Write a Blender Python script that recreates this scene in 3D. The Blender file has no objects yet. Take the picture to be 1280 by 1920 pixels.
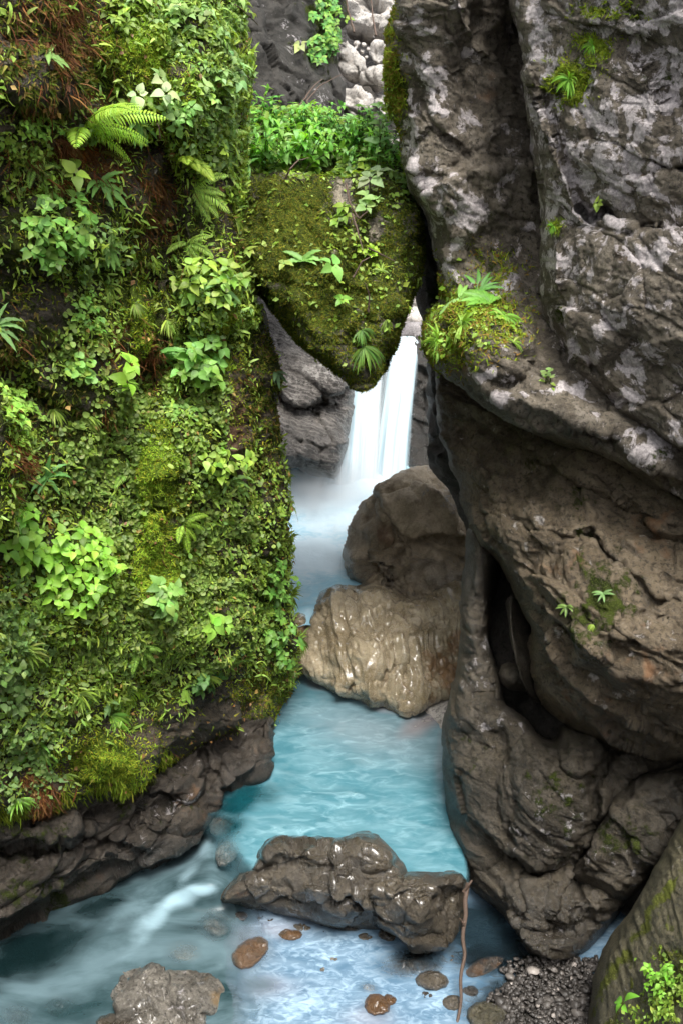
import bpy, math, random
import numpy as np
from mathutils import Vector

# ------------------------------------------------------------------ camera, world, sun, exposure
scene = bpy.context.scene
COL = scene.collection
PITCH = math.radians(25.0)
TAN = math.tan(math.radians(25.0))          # half the vertical field of view
cam_data = bpy.data.cameras.new("camera")
cam = bpy.data.objects.new("camera", cam_data)
COL.objects.link(cam)
cam.location = (0, 0, 0)
cam.rotation_euler = (math.radians(90) - PITCH, 0, 0)
cam_data.sensor_fit = 'VERTICAL'
cam_data.sensor_height = 24.0
cam_data.lens = 12.0 / TAN
cam_data.clip_start = 0.1
cam_data.clip_end = 500
scene.camera = cam

SUN_EL, SUN_AZ = math.radians(68), math.radians(163)     # azimuth from +Y clockwise
world = bpy.data.worlds.new("World")
scene.world = world
world.use_nodes = True
wn = world.node_tree
for n in list(wn.nodes): wn.nodes.remove(n)
wo = wn.nodes.new("ShaderNodeOutputWorld"); wb = wn.nodes.new("ShaderNodeBackground")
sky = wn.nodes.new("ShaderNodeTexSky"); sky.sky_type = 'NISHITA'; sky.sun_disc = False
sky.sun_elevation = SUN_EL; sky.sun_rotation = SUN_AZ; sky.dust_density = 4.0; sky.air_density = 1.0
hs = wn.nodes.new("ShaderNodeHueSaturation"); hs.inputs['Saturation'].default_value = 0.2
wn.links.new(sky.outputs[0], hs.inputs['Color']); wn.links.new(hs.outputs[0], wb.inputs[0])
wb.inputs[1].default_value = 0.15
wn.links.new(wb.outputs[0], wo.inputs[0])
sd = bpy.data.lights.new("sun", 'SUN'); sd.energy = 2.3; sd.angle = math.radians(22); sd.color = (1.0, 0.96, 0.9)
sun = bpy.data.objects.new("sun", sd); COL.objects.link(sun)
sdir = Vector((math.sin(SUN_AZ) * math.cos(SUN_EL), math.cos(SUN_AZ) * math.cos(SUN_EL), math.sin(SUN_EL)))
sun.rotation_euler = sdir.to_track_quat('Z', 'Y').to_euler()
sun.location = (0, -4, 12)
scene.view_settings.view_transform = 'Standard'
scene.view_settings.look = 'None'
scene.view_settings.exposure = 1.2
scene.view_settings.gamma = 1.0
scene.render.engine = 'CYCLES'
scene.cycles.use_denoising = True
scene.cycles.max_bounces = 5
scene.cycles.diffuse_bounces = 2
scene.cycles.use_adaptive_sampling = True
scene.cycles.adaptive_threshold = 0.03
scene.cycles.glossy_bounces = 2
scene.cycles.transmission_bounces = 3
scene.cycles.transparent_max_bounces = 8
scene.cycles.volume_bounces = 3
scene.cycles.sample_clamp_indirect = 6

# ------------------------------------------------------------------ maths helpers
F = np.array([0, math.cos(PITCH), -math.sin(PITCH)])
U = np.array([0, math.sin(PITCH), math.cos(PITCH)])
R_ = np.array([1.0, 0, 0])
def rays(px, py):
    rx = (np.asarray(px, float) - 640) / 960 * TAN
    ry = (960 - np.asarray(py, float)) / 960 * TAN
    return F + rx[..., None] * R_ + ry[..., None] * U
def at(px, py, d):
    return rays(px, py) * np.asarray(d, float)[..., None]
def proj(P):
    d = P @ F
    return 640 + (P @ R_) / d / TAN * 960, 960 - (P @ U) / d / TAN * 960, d
def wd(px, py, z):                              # depth at which a sight line meets the level z
    return z / rays(px, py)[..., 2]
def sstep(x, a=0.0, b=1.0):
    t = np.clip((x - a) / (b - a), 0, 1)
    return t * t * (3 - 2 * t)
_rg = np.random.default_rng(7)
_G = _rg.normal(size=(512, 3)); _G /= np.linalg.norm(_G, axis=1)[:, None]
def _h(i, j, k, s):
    i = i.astype(np.int64); j = j.astype(np.int64); k = k.astype(np.int64)
    h = (i * 73856093) ^ (j * 19349663) ^ (k * 83492791) ^ (s * 2654435761)
    h = (h ^ (h >> 13)) * 1274126177
    return (h ^ (h >> 16)) & 0x7fffffff
def perlin(p, s=0):
    f = np.floor(p); u = p - f; w = u * u * u * (u * (u * 6 - 15) + 10)
    out = 0
    for a in (0, 1):
        wa = w[:, 0] if a else 1 - w[:, 0]
        for b in (0, 1):
            wb_ = w[:, 1] if b else 1 - w[:, 1]
            for c in (0, 1):
                wc = w[:, 2] if c else 1 - w[:, 2]
                g = _G[_h(f[:, 0] + a, f[:, 1] + b, f[:, 2] + c, s) % 512]
                out = out + wa * wb_ * wc * (g[:, 0] * (u[:, 0] - a) + g[:, 1] * (u[:, 1] - b) + g[:, 2] * (u[:, 2] - c))
    return out * 1.6
def fbm(p, s=0, o=5, g=0.5, lac=2.03):
    r = 0; a = 1
    for k in range(o):
        r = r + a * perlin(p, s + k * 17); p = p * lac; a *= g
    return r
def ridged(p, s=0, o=4):
    r = 0; a = 1
    for k in range(o):
        r = r + a * (1 - np.abs(perlin(p, s + k * 13)) * 2.2); p = p * 2.07; a *= 0.5
    return r / 1.9
def facets(p, s=0, tilt=1.0):
    f = np.floor(p); best = np.full(len(p), 9e9); sec = best.copy(); val = np.zeros(len(p))
    for a in (-1, 0, 1):
        for b in (-1, 0, 1):
            for c in (-1, 0, 1):
                q = f + (a, b, c)
                h = _h(q[:, 0], q[:, 1], q[:, 2], s)
                j = np.stack([(h % 1009) / 1009, ((h // 7) % 997) / 997, ((h // 31) % 991) / 991], 1)
                v = p - (q + j)
                d = (v * v).sum(1)
                g = _G[(h // 5) % 512]
                m = d < best
                sec = np.where(m, best, np.minimum(sec, d))
                val = np.where(m, (v * g).sum(1) * tilt + ((h % 613) / 613 - .5) * .3, val)
                best = np.where(m, d, best)
    edge = np.sqrt(sec) - np.sqrt(best)
    return val, edge
def tps(pts):
    A = np.array(pts, float); X = A[:, :2] / 500.0; n = len(A)
    if n < 3:
        m = A[:, 2].mean(); return lambda px, py: np.full(np.shape(px), m)
    def k(r2): return np.where(r2 > 1e-12, 0.5 * r2 * np.log(r2 + 1e-12), 0)
    D = ((X[:, None] - X[None]) ** 2).sum(-1)
    L = np.zeros((n + 3, n + 3)); L[:n, :n] = k(D) + np.eye(n) * 0.02; L[:n, n] = 1; L[:n, n + 1:] = X
    L[n, :n] = 1; L[n + 1:, :n] = X.T
    c = np.linalg.lstsq(L, np.concatenate([A[:, 2], [0, 0, 0]]), rcond=None)[0]
    def f(px, py):
        q = np.stack([np.ravel(px), np.ravel(py)], 1) / 500.0
        o = c[n] + q @ c[n + 1:]
        for i in range(n): o = o + c[i] * k(((q - X[i]) ** 2).sum(1))
        return o.reshape(np.shape(px))
    return f
def rough_poly(poly, amp, rng, closed=True, seg=14):
    P = [np.array(p, float) for p in poly]
    if closed: P.append(P[0])
    out = []
    for a, b in zip(P[:-1], P[1:]):
        L = np.linalg.norm(b - a); n = max(1, int(L / seg))
        for i in range(n): out.append(a + (b - a) * i / n)
    if not closed: out.append(P[-1])
    out = np.array(out)
    n = len(out)
    # smooth, then jitter
    if closed:
        for _ in range(2): out = out * .6 + np.roll(out, 1, 0) * .2 + np.roll(out, -1, 0) * .2
    j = np.zeros((n, 2))
    for w, a in ((1, .35), (2, .5), (5, .8)):
        q = rng.normal(size=(n // w + 3, 2)); idx = np.arange(n) / w; i0 = idx.astype(int); t = (idx - i0)[:, None]
        j += a * (q[i0] * (1 - t) + q[i0 + 1] * t)
    return out + j * amp
def seg_dist(x, y, P, closed):
    """distance to a polyline, nearest point, side (sign of the cross product)"""
    Q = np.vstack([P, P[:1]]) if closed else P
    best = np.full(x.shape, 1e18); nx = np.zeros(x.shape); ny = np.zeros(x.shape); sd_ = np.zeros(x.shape)
    for a, b in zip(Q[:-1], Q[1:]):
        d = b - a; L2 = d @ d + 1e-9
        t = np.clip(((x - a[0]) * d[0] + (y - a[1]) * d[1]) / L2, 0, 1)
        cx = a[0] + t * d[0]; cy = a[1] + t * d[1]
        r = (x - cx) ** 2 + (y - cy) ** 2
        m = r < best
        best = np.where(m, r, best); nx = np.where(m, cx, nx); ny = np.where(m, cy, ny)
        sd_ = np.where(m, np.sign(d[0] * (y - a[1]) - d[1] * (x - a[0])), sd_)
    return np.sqrt(best), nx, ny, sd_
def inside(x, y, P):
    c = np.zeros(x.shape, bool); Q = np.vstack([P, P[:1]])
    for a, b in zip(Q[:-1], Q[1:]):
        if a[1] == b[1]: continue
        m = ((a[1] > y) != (b[1] > y)) & (x < (b[0] - a[0]) * (y - a[1]) / (b[1] - a[1]) + a[0])
        c ^= m
    return c
def blobs(x, y, L):
    o = np.zeros(np.shape(x))
    for b in L:
        cx, cy, rx, ry, w = b[:5]; r = math.radians(b[5]) if len(b) > 5 else 0
        dx = x - cx; dy = y - cy
        u = (dx * math.cos(r) + dy * math.sin(r)) / rx; v = (-dx * math.sin(r) + dy * math.cos(r)) / ry
        q = np.exp(-(u * u + v * v) * 1.2) * w
        o = np.where(np.abs(q) > np.abs(o), q, o) if w > 0 else o + q
    return o

# ------------------------------------------------------------------ mesh helpers
def mesh_np(name, V, Fs, mat, smooth=True, attrs=None, cols=None):
    me = bpy.data.meshes.new(name)
    V = np.ascontiguousarray(V, np.float32)
    me.vertices.add(len(V)); me.vertices.foreach_set('co', V.ravel())
    Fs = [np.asarray(f, np.int32) for f in Fs if len(f)]
    tot = sum(f.size for f in Fs)
    me.loops.add(tot); me.loops.foreach_set('vertex_index', np.concatenate([f.ravel() for f in Fs]))
    sizes = np.concatenate([np.full(len(f), f.shape[1], np.int32) for f in Fs])
    st = np.concatenate([[0], np.cumsum(sizes)[:-1]]).astype(np.int32)
    me.polygons.add(len(sizes)); me.polygons.foreach_set('loop_start', st); me.polygons.foreach_set('loop_total', sizes)
    if smooth: me.polygons.foreach_set('use_smooth', np.ones(len(sizes), bool))
    for k, v in (attrs or {}).items():
        a = me.attributes.new(k, 'FLOAT', 'POINT'); a.data.foreach_set('value', np.ascontiguousarray(v, np.float32))
    if cols is not None:
        a = me.attributes.new('tint', 'FLOAT_COLOR', 'POINT')
        c4 = np.ones((len(V), 4), np.float32); c4[:, :3] = cols; a.data.foreach_set('color', c4.ravel())
    me.materials.append(mat)
    me.update(calc_edges=True); me.validate()
    return me
def link(name, me, parent=None):
    o = bpy.data.objects.new(name, me); COL.objects.link(o)
    if parent is not None: o.parent = parent
    return o
def tag(o, label=None, cat=None, group=None, kind=None):
    if label: o['label'] = label
    if cat: o['category'] = cat
    if group: o['group'] = group
    if kind: o['kind'] = kind
    return o
def vnormals(V, Q):
    n = np.cross(V[Q[:, 2]] - V[Q[:, 0]], V[Q[:, 3]] - V[Q[:, 1]])
    N = np.zeros_like(V)
    for k in range(4): np.add.at(N, Q[:, k], n)
    L = np.linalg.norm(N, axis=1); L[L == 0] = 1
    return N / L[:, None]

class Surf: pass
def rock(name, poly, depth, T, R, mat, seed, step=3.0, back=1.5, lump=(0.10, 1.2), fine=(0.02, 7.0), facet=(0.0, 3.0),
         stri=None, cracks=(), steps=(), bumps=(), masks=None, jit=1.6, shrink=0.75, parent=None, facet2=None, edge_pow=0.5, dip=(.45, .1, .88), aniso=2.2, ridge=(0.0, 1.0), strata=(0.0, 2.0), sit=0.0):
    rng = np.random.default_rng(seed)
    P = rough_poly(poly, jit, rng)
    x0, y0 = P.min(0) - step; x1, y1 = P.max(0) + step
    gx = np.arange(x0, x1 + step, step); gy = np.arange(y0, y1 + step, step)
    X, Y = np.meshgrid(gx, gy); ins = inside(X, Y, P)
    cell = ins[:-1, :-1] | ins[1:, :-1] | ins[:-1, 1:] | ins[1:, 1:]
    used = np.zeros(X.shape, bool)
    used[:-1, :-1] |= cell; used[1:, :-1] |= cell; used[:-1, 1:] |= cell; used[1:, 1:] |= cell
    idx = -np.ones(X.shape, int); idx[used] = np.arange(used.sum())
    ci, cj = np.nonzero(cell)
    Q = np.stack([idx[ci, cj], idx[ci + 1, cj], idx[ci + 1, cj + 1], idx[ci, cj + 1]], 1)
    x = X[used]; y = Y[used]; inn = ins[used]
    d, nx, ny, _ = seg_dist(x, y, P, True)
    x = np.where(inn, x, nx); y = np.where(inn, y, ny); d = np.where(inn, d, 0)
    dep = tps(depth)(x, y) if not callable(depth) else depth(x, y)
    q = np.clip(d / R, 0, 1)
    Te = T * (1 - sit * np.clip((ny - y) / (d + 3.0), 0, 1)) if sit else T
    dep = dep + Te * (1 - (1 - (1 - q) ** 2) ** edge_pow)
    wx = x + 7 * perlin(np.stack([x / 40, y / 40, x * 0 + seed], 1), 3) + 3 * perlin(np.stack([x / 12, y / 12, x * 0 + seed], 1), 4)
    wy = y + 7 * perlin(np.stack([x / 40, y / 40, x * 0 + seed + 9], 1), 5) + 3 * perlin(np.stack([x / 12, y / 12, x * 0 + seed + 9], 1), 6)
    for b in bumps:
        cx, cy, rx, ry, a = b[:5]; r = math.radians(b[5]) if len(b) > 5 else 0
        dx = wx - cx; dy = wy - cy
        u = (dx * math.cos(r) + dy * math.sin(r)) / rx; v = (-dx * math.sin(r) + dy * math.cos(r)) / ry
        dep = dep - a * np.sqrt(np.clip(1 - u * u - v * v, 0, 1)) ** 1.3
    for pl, a, w, L in steps:       # below the line (clockwise side) the rock is set back by a, and comes out again over L px
        dd, _, _, s = seg_dist(wx, wy, np.array(pl, float), False)
        sd_ = dd * s
        dep = dep + a * sstep(sd_ / w, -0.5, 1) * np.exp(-np.clip(dd, 0, None) / L)
    for pl, a, w in cracks:
        dd, _, _, _ = seg_dist(wx, wy, np.array(pl, float), False)
        dep = dep + a * np.exp(-(dd / w) ** 2)
    V = at(x, y, dep)
    N = vnormals(V, Q)
    s = seed * 31
    disp = lump[0] * fbm(V * lump[1], s, 3)
    dv = np.array(dip) / np.linalg.norm(dip)
    VA = V + (aniso - 1) * (V @ dv)[:, None] * dv + 0.10 * np.stack([perlin(V * 1.6, s + 21), perlin(V * 1.6, s + 22), perlin(V * 1.6, s + 23)], 1)
    if facet[0]:
        wv = VA + 0.10 * np.stack([perlin(V * 3, s + 1), perlin(V * 3, s + 2), perlin(V * 3, s + 3)], 1)
        fv, fe = facets(wv * facet[1], s + 5)
        disp = disp + .45 * facet[0] * fv - facet[0] * .12 * np.exp(-(fe / .05) ** 2)
    if facet2:
        wv = VA + 0.05 * np.stack([perlin(V * 6, s + 1), perlin(V * 6, s + 2), perlin(V * 6, s + 3)], 1)
        fv, fe = facets(wv * facet2[1], s + 8)
        disp = disp + .35 * facet2[0] * fv
    if strata[0]:       # bedding: each layer juts out a little and breaks back sharply
        for am, fr_, o_ in ((1.0, 1.0, 0), (.4, 2.7, 7)):
            ph = (V @ dv) * strata[1] * fr_ + .9 * perlin(V * .6 + o_, s + 91) + .22 * perlin(V * 2.6, s + 92 + o_)
            sw = ph - np.floor(ph)
            mk = sstep(perlin(V * .8 + 3 + o_, s + 93), -.15, .25)
            disp = disp + strata[0] * am * mk * (sw ** 1.5 * (1 - sstep(sw, .9, 1.0)) - .35)
    if ridge[0]:        # sharp crests and flat flanks, as on a broken block
        rp = V * ridge[1] + .12 * np.stack([perlin(V * 2.5, s + 81), perlin(V * 2.5, s + 82), perlin(V * 2.5, s + 83)], 1)
        disp = disp - ridge[0] * (np.abs(perlin(rp, s + 84)) * 2.0 + np.abs(perlin(rp * 2.1 + 5, s + 85)) * .8 + np.abs(perlin(rp * 4.3 + 9, s + 86)) * .3 - .8)
    if stri:
        amp, vec, fr = stri
        vec = np.array(vec, float); vec /= np.linalg.norm(vec)
        sc = V @ vec
        w3 = np.stack([sc * fr, V @ np.cross(vec, F) * fr * .12, V @ F * fr * .12], 1)
        w3 = w3 + 0.35 * perlin(V * 2.0, s + 40)[:, None]
        disp = disp + amp * ridged(w3, s + 50, 4)
    rg_ = ridged(VA * fine[1] * .45, s + 70, 4)
    disp = disp + fine[0] * (.55 * fbm(VA * fine[1] * 1.3, s + 9, 4, .55) - .9 * np.clip(rg_ - .55, 0, 1))
    disp = disp * (.3 + .7 * sstep(d / (R * .6)))
    V = V + N * disp[:, None]
    N = vnormals(V, Q)
    at_ = {}
    nz = perlin(np.stack([x / 25, y / 25, x * 0 + seed * 3.3], 1), 77) * .35
    for k, L in (masks or {}).items():
        m = blobs(wx, wy, L); at_[k] = np.clip(m + nz * (m > .02), 0, 1)
    # rim: carry the border back and inwards, then close it
    e = {}
    E = np.vstack([Q[:, [0, 1]], Q[:, [1, 2]], Q[:, [2, 3]], Q[:, [3, 0]]])
    key = np.sort(E, 1); kk = key[:, 0] * (len(V) + 1) + key[:, 1]
    uq, inv, cnt = np.unique(kk, return_inverse=True, return_counts=True)
    B = E[cnt[inv] == 1]
    bv = np.unique(B); mp = {v: i for i, v in enumerate(bv)}
    cen = V[bv].mean(0)
    rings = [V]; base = len(V); n_prev = {v: v for v in bv}; quads = [Q]
    dirs = V[bv] / np.linalg.norm(V[bv], axis=1)[:, None]
    NB = len(bv); allV = [V]; prev = np.array(bv)
    Ba = np.array([mp[v] for v in B[:, 0]]); Bb = np.array([mp[v] for v in B[:, 1]])
    for f_, sh in ((.12, .995), (.35, .97), (.7, .88), (1.0, shrink)):
        q_ = V[bv] + dirs * back * f_
        c_ = cen + dirs.mean(0) * back * f_
        q_ = c_ + (q_ - c_) * sh
        q_ = q_ + .05 * back * np.stack([perlin(q_ * 1.7, s + 60), perlin(q_ * 1.7, s + 61), perlin(q_ * 1.7, s + 62)], 1)
        cur = base + np.arange(NB); base += NB
        allV.append(q_)
        quads.append(np.stack([prev[Bb], prev[Ba], cur[Ba], cur[Bb]], 1))
        prev = cur
    allV.append((c_ + dirs.mean(0) * .1 * back)[None]); ce = base
    tri = np.stack([prev[Bb], prev[Ba], np.full(len(Ba), ce)], 1)
    VV = np.vstack(allV)
    for k in at_: 
        z = np.zeros(len(VV)); z[:len(V)] = at_[k]
        o_ = len(V)
        for _ in range(4): z[o_:o_ + NB] = at_[k][bv]; o_ += NB
        at_[k] = z
    me = mesh_np(name, VV, [np.vstack(quads), tri], mat, attrs=at_)
    ob = link(name, me, parent)
    S = Surf(); S.V = V; S.Q = Q; S.N = N; S.x = x; S.y = y; S.d = dep; S.ob = ob; S.edge = d
    S.N = -N if (N * V).sum(1).mean() > 0 else N
    return S
def near(S, px, py):
    i = np.argmin((S.x - px) ** 2 + (S.y - py) ** 2)
    m = (S.x - px) ** 2 + (S.y - py) ** 2 < 24 ** 2
    N = S.N[m].mean(0) if m.any() else S.N[i]
    return S.V[i], N / np.linalg.norm(N)
def scatter(S, n, dens, seed, lim=(-20, 1300, -20, 1940)):
    """n points on the surface, picked by area times dens(px, py, normal)"""
    rng = np.random.default_rng(seed)
    a = S.V[S.Q[:, 0]]; b = S.V[S.Q[:, 1]]; c = S.V[S.Q[:, 2]]; d = S.V[S.Q[:, 3]]
    ar = np.linalg.norm(np.cross(c - a, d - b), axis=1)
    mx = S.x[S.Q].mean(1); my = S.y[S.Q].mean(1)
    w = ar * np.clip(dens(mx, my), 0, None) * ((mx > lim[0]) & (mx < lim[1]) & (my > lim[2]) & (my < lim[3]))
    k = rng.choice(len(w), n, p=w / w.sum())
    u = rng.random((n, 1)); v = rng.random((n, 1))
    q = S.Q[k]
    P = (S.V[q[:, 0]] * (1 - u) + S.V[q[:, 1]] * u) * (1 - v) + (S.V[q[:, 3]] * (1 - u) + S.V[q[:, 2]] * u) * v
    N = S.N[q].mean(1); N /= np.linalg.norm(N, axis=1)[:, None] + 1e-9
    return P, N, mx[k], my[k], rng
# ------------------------------------------------------------------ materials
class NT:
    def __init__(s, name):
        s.m = bpy.data.materials.new(name); s.m.use_nodes = True; s.t = s.m.node_tree
        for n in list(s.t.nodes): s.t.nodes.remove(n)
        s.out = s.t.nodes.new("ShaderNodeOutputMaterial")
    def n(s, ty, **kw):
        n = s.t.nodes.new("ShaderNode" + ty)
        for k, v in kw.items(): setattr(n, k, v)
        return n
    def set(s, sock, v):
        if hasattr(v, 'links') or isinstance(v, bpy.types.NodeSocket): s.t.links.new(v, sock)
        elif isinstance(v, tuple) and len(v) == 3 and sock.type == 'RGBA': sock.default_value = (*v, 1)
        else: sock.default_value = v
    def noise(s, scale, detail=5, rough=.55, vec=None, dist=0.0):
        n = s.n("TexNoise"); n.inputs['Scale'].default_value = scale; n.inputs['Detail'].default_value = detail
        n.inputs['Roughness'].default_value = rough; n.inputs['Distortion'].default_value = dist
        s.t.links.new(vec if vec is not None else s.co(), n.inputs['Vector']); return n.outputs[0]
    def co(s):
        if not hasattr(s, '_co'): s._co = s.n("TexCoord").outputs['Object']
        return s._co
    def mapv(s, scale, rot=(0, 0, 0), vec=None):
        m = s.n("Mapping"); m.inputs['Scale'].default_value = scale; m.inputs['Rotation'].default_value = rot
        s.t.links.new(vec if vec is not None else s.co(), m.inputs['Vector']); return m.outputs[0]
    def math(s, op, a, b=0.0, clamp=False):
        n = s.n("Math", operation=op); n.use_clamp = clamp; s.set(n.inputs[0], a); s.set(n.inputs[1], b); return n.outputs[0]
    def ramp(s, v, a, b):           # smooth 0..1 between a and b
        n = s.n("MapRange", interpolation_type='SMOOTHSTEP'); s.set(n.inputs['Value'], v)
        n.inputs['From Min'].default_value = a; n.inputs['From Max'].default_value = b; return n.outputs[0]
    def mix(s, f, a, b):
        n = s.n("Mix", data_type='RGBA'); s.set(n.inputs[0], f); s.set(n.inputs[6], a); s.set(n.inputs[7], b); return n.outputs[2]
    def mixf(s, f, a, b):
        n = s.n("Mix", data_type='FLOAT'); s.set(n.inputs[0], f); s.set(n.inputs[2], a); s.set(n.inputs[3], b); return n.outputs[0]
    def attr(s, name):
        n = s.n("Attribute", attribute_name=name); return n.outputs['Fac']
    def acol(s, name):
        n = s.n("Attribute", attribute_name=name); return n.outputs['Color']
    def bump(s, h, strength, dist, normal=None):
        n = s.n("Bump"); n.inputs['Strength'].default_value = strength; n.inputs['Distance'].default_value = dist
        s.set(n.inputs['Height'], h)
        if normal is not None: s.set(n.inputs['Normal'], normal)
        return n.outputs[0]
    def pbsdf(s, col, rough, normal=None, spec=.5, coat=0.0, **kw):
        p = s.n("BsdfPrincipled"); s.set(p.inputs['Base Color'], col); s.set(p.inputs['Roughness'], rough)
        s.set(p.inputs['Specular IOR Level'], spec); s.set(p.inputs['Coat Weight'], coat); p.inputs['Coat Roughness'].default_value = .12
        if normal is not None: s.set(p.inputs['Normal'], normal)
        return p
    def done(s, sh): s.t.links.new(sh, s.out.inputs[0]); return s.m

def rock_mat(name, c1, c2, c3, lichen=(.48, .45, .45), rough=(.45, .8), wet=0.0, mossc=((.016, .022, .005), (.065, .085, .014)),
             brown=(.11, .055, .022), speck=.5, bumpk=1.0, veins=0.0, scale=1.0, coat=0.0, veindir=(1, 1, 1), lscale=9, lk=2.8, grain=1.0):
    t = NT(name)
    n1 = t.noise(1.3 * scale, 6, .6, dist=.6); n2 = t.noise(6 * scale, 7, .65, dist=.3); n3 = t.noise(38 * scale, 5, .6); n4 = t.noise(140, 3, .6)
    c = t.mix(t.ramp(n1, .40, .60), tuple(v * .85 for v in c1), tuple(v * 1.1 for v in c2))
    c = t.mix(t.math('MULTIPLY', t.ramp(n2, .45, .68), .75), c, c3)
    c = t.mix(t.math('MULTIPLY', t.ramp(n3, .5, .75), .35), c, tuple(min(1, v * 1.9) for v in c2))
    gr = t.noise(150, 3, .7); g2 = t.noise(24, 8, .75)
    c = t.mix(t.math('MULTIPLY', t.ramp(g2, .50, .40), grain), c, tuple(v * .45 for v in c1))
    c = t.mix(t.math('MULTIPLY', t.ramp(gr, .54, .70), .55), c, tuple(min(.8, v * 2.3) for v in c2))
    # rusty or brown stains
    br = t.ramp(t.math('ADD', t.attr('brown'), t.math('MULTIPLY', t.math('SUBTRACT', n2, .5), 1.2)), .35, .75)
    c = t.mix(t.math('MULTIPLY', br, .8), c, t.mix(n3, brown, tuple(v * 1.6 for v in brown)))
    if veins:
        v = t.n("TexWave", wave_type='BANDS', bands_direction='DIAGONAL')
        v.inputs['Scale'].default_value = 2.2; v.inputs['Distortion'].default_value = 9; v.inputs['Detail'].default_value = 4; v.inputs['Detail Scale'].default_value = 1.4
        t.t.links.new(t.mapv(veindir), v.inputs['Vector'])
        vv = t.ramp(v.outputs[1], .78, .95)
        c = t.mix(t.math('MULTIPLY', vv, veins), c, tuple(min(.7, x * 3) for x in c2))
    # crusty pale lichen in ragged patches
    nl = t.noise(lscale, 10, .74, dist=.4)
    lm = t.ramp(t.math('ADD', t.attr('lichen'), t.math('MULTIPLY', t.math('SUBTRACT', nl, .5), lk)), .36, .46)
    sp = t.math('MULTIPLY', t.ramp(t.noise(55, 2, .5), .70, .75), speck)
    lc = t.mix(t.ramp(n3, .3, .7), tuple(v * .52 for v in lichen), lichen)
    lc = t.mix(t.math('MULTIPLY', t.ramp(n4, .5, .62), .6), lc, tuple(v * .4 for v in lichen))
    lm2 = t.math('MAXIMUM', lm, sp)
    wtm = t.ramp(t.math('ADD', t.attr('wet'), t.math('SUBTRACT', n2, .5)), .3, .7)
    c = t.mix(wtm, c, t.mix(.42, c, (.01, .008, .005))) if not coat else c
    c = t.mix(lm2, c, lc)
    # moss film
    nm = t.noise(14, 6, .7)
    mm = t.ramp(t.math('ADD', t.attr('moss'), t.math('MULTIPLY', t.math('SUBTRACT', nm, .5), 1.6)), .32, .62)
    mc = t.mix(t.ramp(t.noise(3.1, 5, .6), .35, .68), mossc[0], mossc[1])
    mc = t.mix(t.ramp(t.noise(90, 2, .5), .45, .75), mc, tuple(v * 1.6 for v in mossc[1]))
    mc = t.mix(t.attr('lime'), mc, t.mix(t.ramp(t.noise(26, 5, .7), .35, .65), (.085, .14, .014), (.20, .30, .035)))
    c = t.mix(mm, c, mc)
    mb = t.noise(70, 3, .6)
    h = t.math('ADD', t.math('MULTIPLY', n2, .35), t.math('ADD', t.math('MULTIPLY', n3, .22), t.math('MULTIPLY', n4, .07)))
    h = t.math('ADD', h, t.math('MULTIPLY', lm, .05))
    if coat: h = t.math('ADD', t.math('MULTIPLY', n2, .6), t.math('ADD', t.math('MULTIPLY', n1, .4), t.math('MULTIPLY', n3, .26)))
    h = t.math('ADD', h, t.math('MULTIPLY', mm, t.math('MULTIPLY', mb, .5)))
    nf = t.noise(75 * scale, 6, .7, dist=.4)
    vo = t.n("TexVoronoi", feature='DISTANCE_TO_EDGE'); vo.inputs['Scale'].default_value = 7 * scale
    nd = t.n("VectorMath", operation='ADD'); t.t.links.new(t.mapv((1, 1, 2.2), (0, .5, 0)), nd.inputs[0])
    nz_ = t.n("TexNoise"); nz_.inputs['Scale'].default_value = 5; nz_.inputs['Detail'].default_value = 4; t.t.links.new(t.co(), nz_.inputs['Vector']); t.t.links.new(nz_.outputs[1], nd.inputs[1])
    t.t.links.new(nd.outputs[0], vo.inputs['Vector'])
    crk = t.math('MULTIPLY', t.ramp(vo.outputs['Distance'], 0.0, .05), t.ramp(n2, .62, .45))
    h = t.math('ADD', h, t.math('ADD', t.math('MULTIPLY', nf, .16), t.math('MULTIPLY', crk, .06)))
    b = t.bump(h, 1.0, .095 * bumpk)
    r = t.mixf(n2, rough[0], rough[1])
    wt = t.math('MULTIPLY', t.attr('wet'), 1.0)
    r = t.mixf(wt, r, .18)
    r = t.mixf(t.math('MAXIMUM', mm, lm), r, .9)
    sp_ = t.mixf(t.math('MAXIMUM', mm, lm), t.mixf(wt, .5, 1.0), .15)
    dry = t.ramp(t.noise(2.6, 5, .6), *((.28, .46) if coat == .8 and grain < .3 else (.40, .58)))
    cw = t.math('MULTIPLY', dry, coat) if coat else 0.0
    if coat: r = t.mixf(dry, t.math('ADD', r, .35), r)
    return t.done(t.pbsdf(c, r, b, sp_, coat=cw).outputs[0])

def leaf_mat(name, rough=.42, spec=.5, trans=.35):
    t = NT(name)
    c = t.acol('tint')
    v = t.noise(60, 3, .6)
    c2 = t.n("HueSaturation"); t.set(c2.inputs['Color'], c); t.set(c2.inputs['Value'], t.mixf(v, .8, 1.2))
    p = t.pbsdf(c2.outputs[0], rough, t.bump(v, .3, .004), spec)
    tr = t.n("BsdfTranslucent"); h2 = t.n("HueSaturation"); t.set(h2.inputs['Color'], c); h2.inputs['Hue'].default_value = .485
    h2.inputs['Saturation'].default_value = 1.1; h2.inputs['Value'].default_value = 1.5
    t.set(tr.inputs[0], h2.outputs[0])
    m = t.n("MixShader"); m.inputs[0].default_value = trans
    t.t.links.new(p.outputs[0], m.inputs[1]); t.t.links.new(tr.outputs[0], m.inputs[2])
    return t.done(m.outputs[0])

def plain_mat(name, c1, c2, rough=.8, scale=20, bd=.01):
    t = NT(name); n = t.noise(scale, 5, .6)
    return t.done(t.pbsdf(t.mix(n, c1, c2), rough, t.bump(n, .8, bd)).outputs[0])

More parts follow.
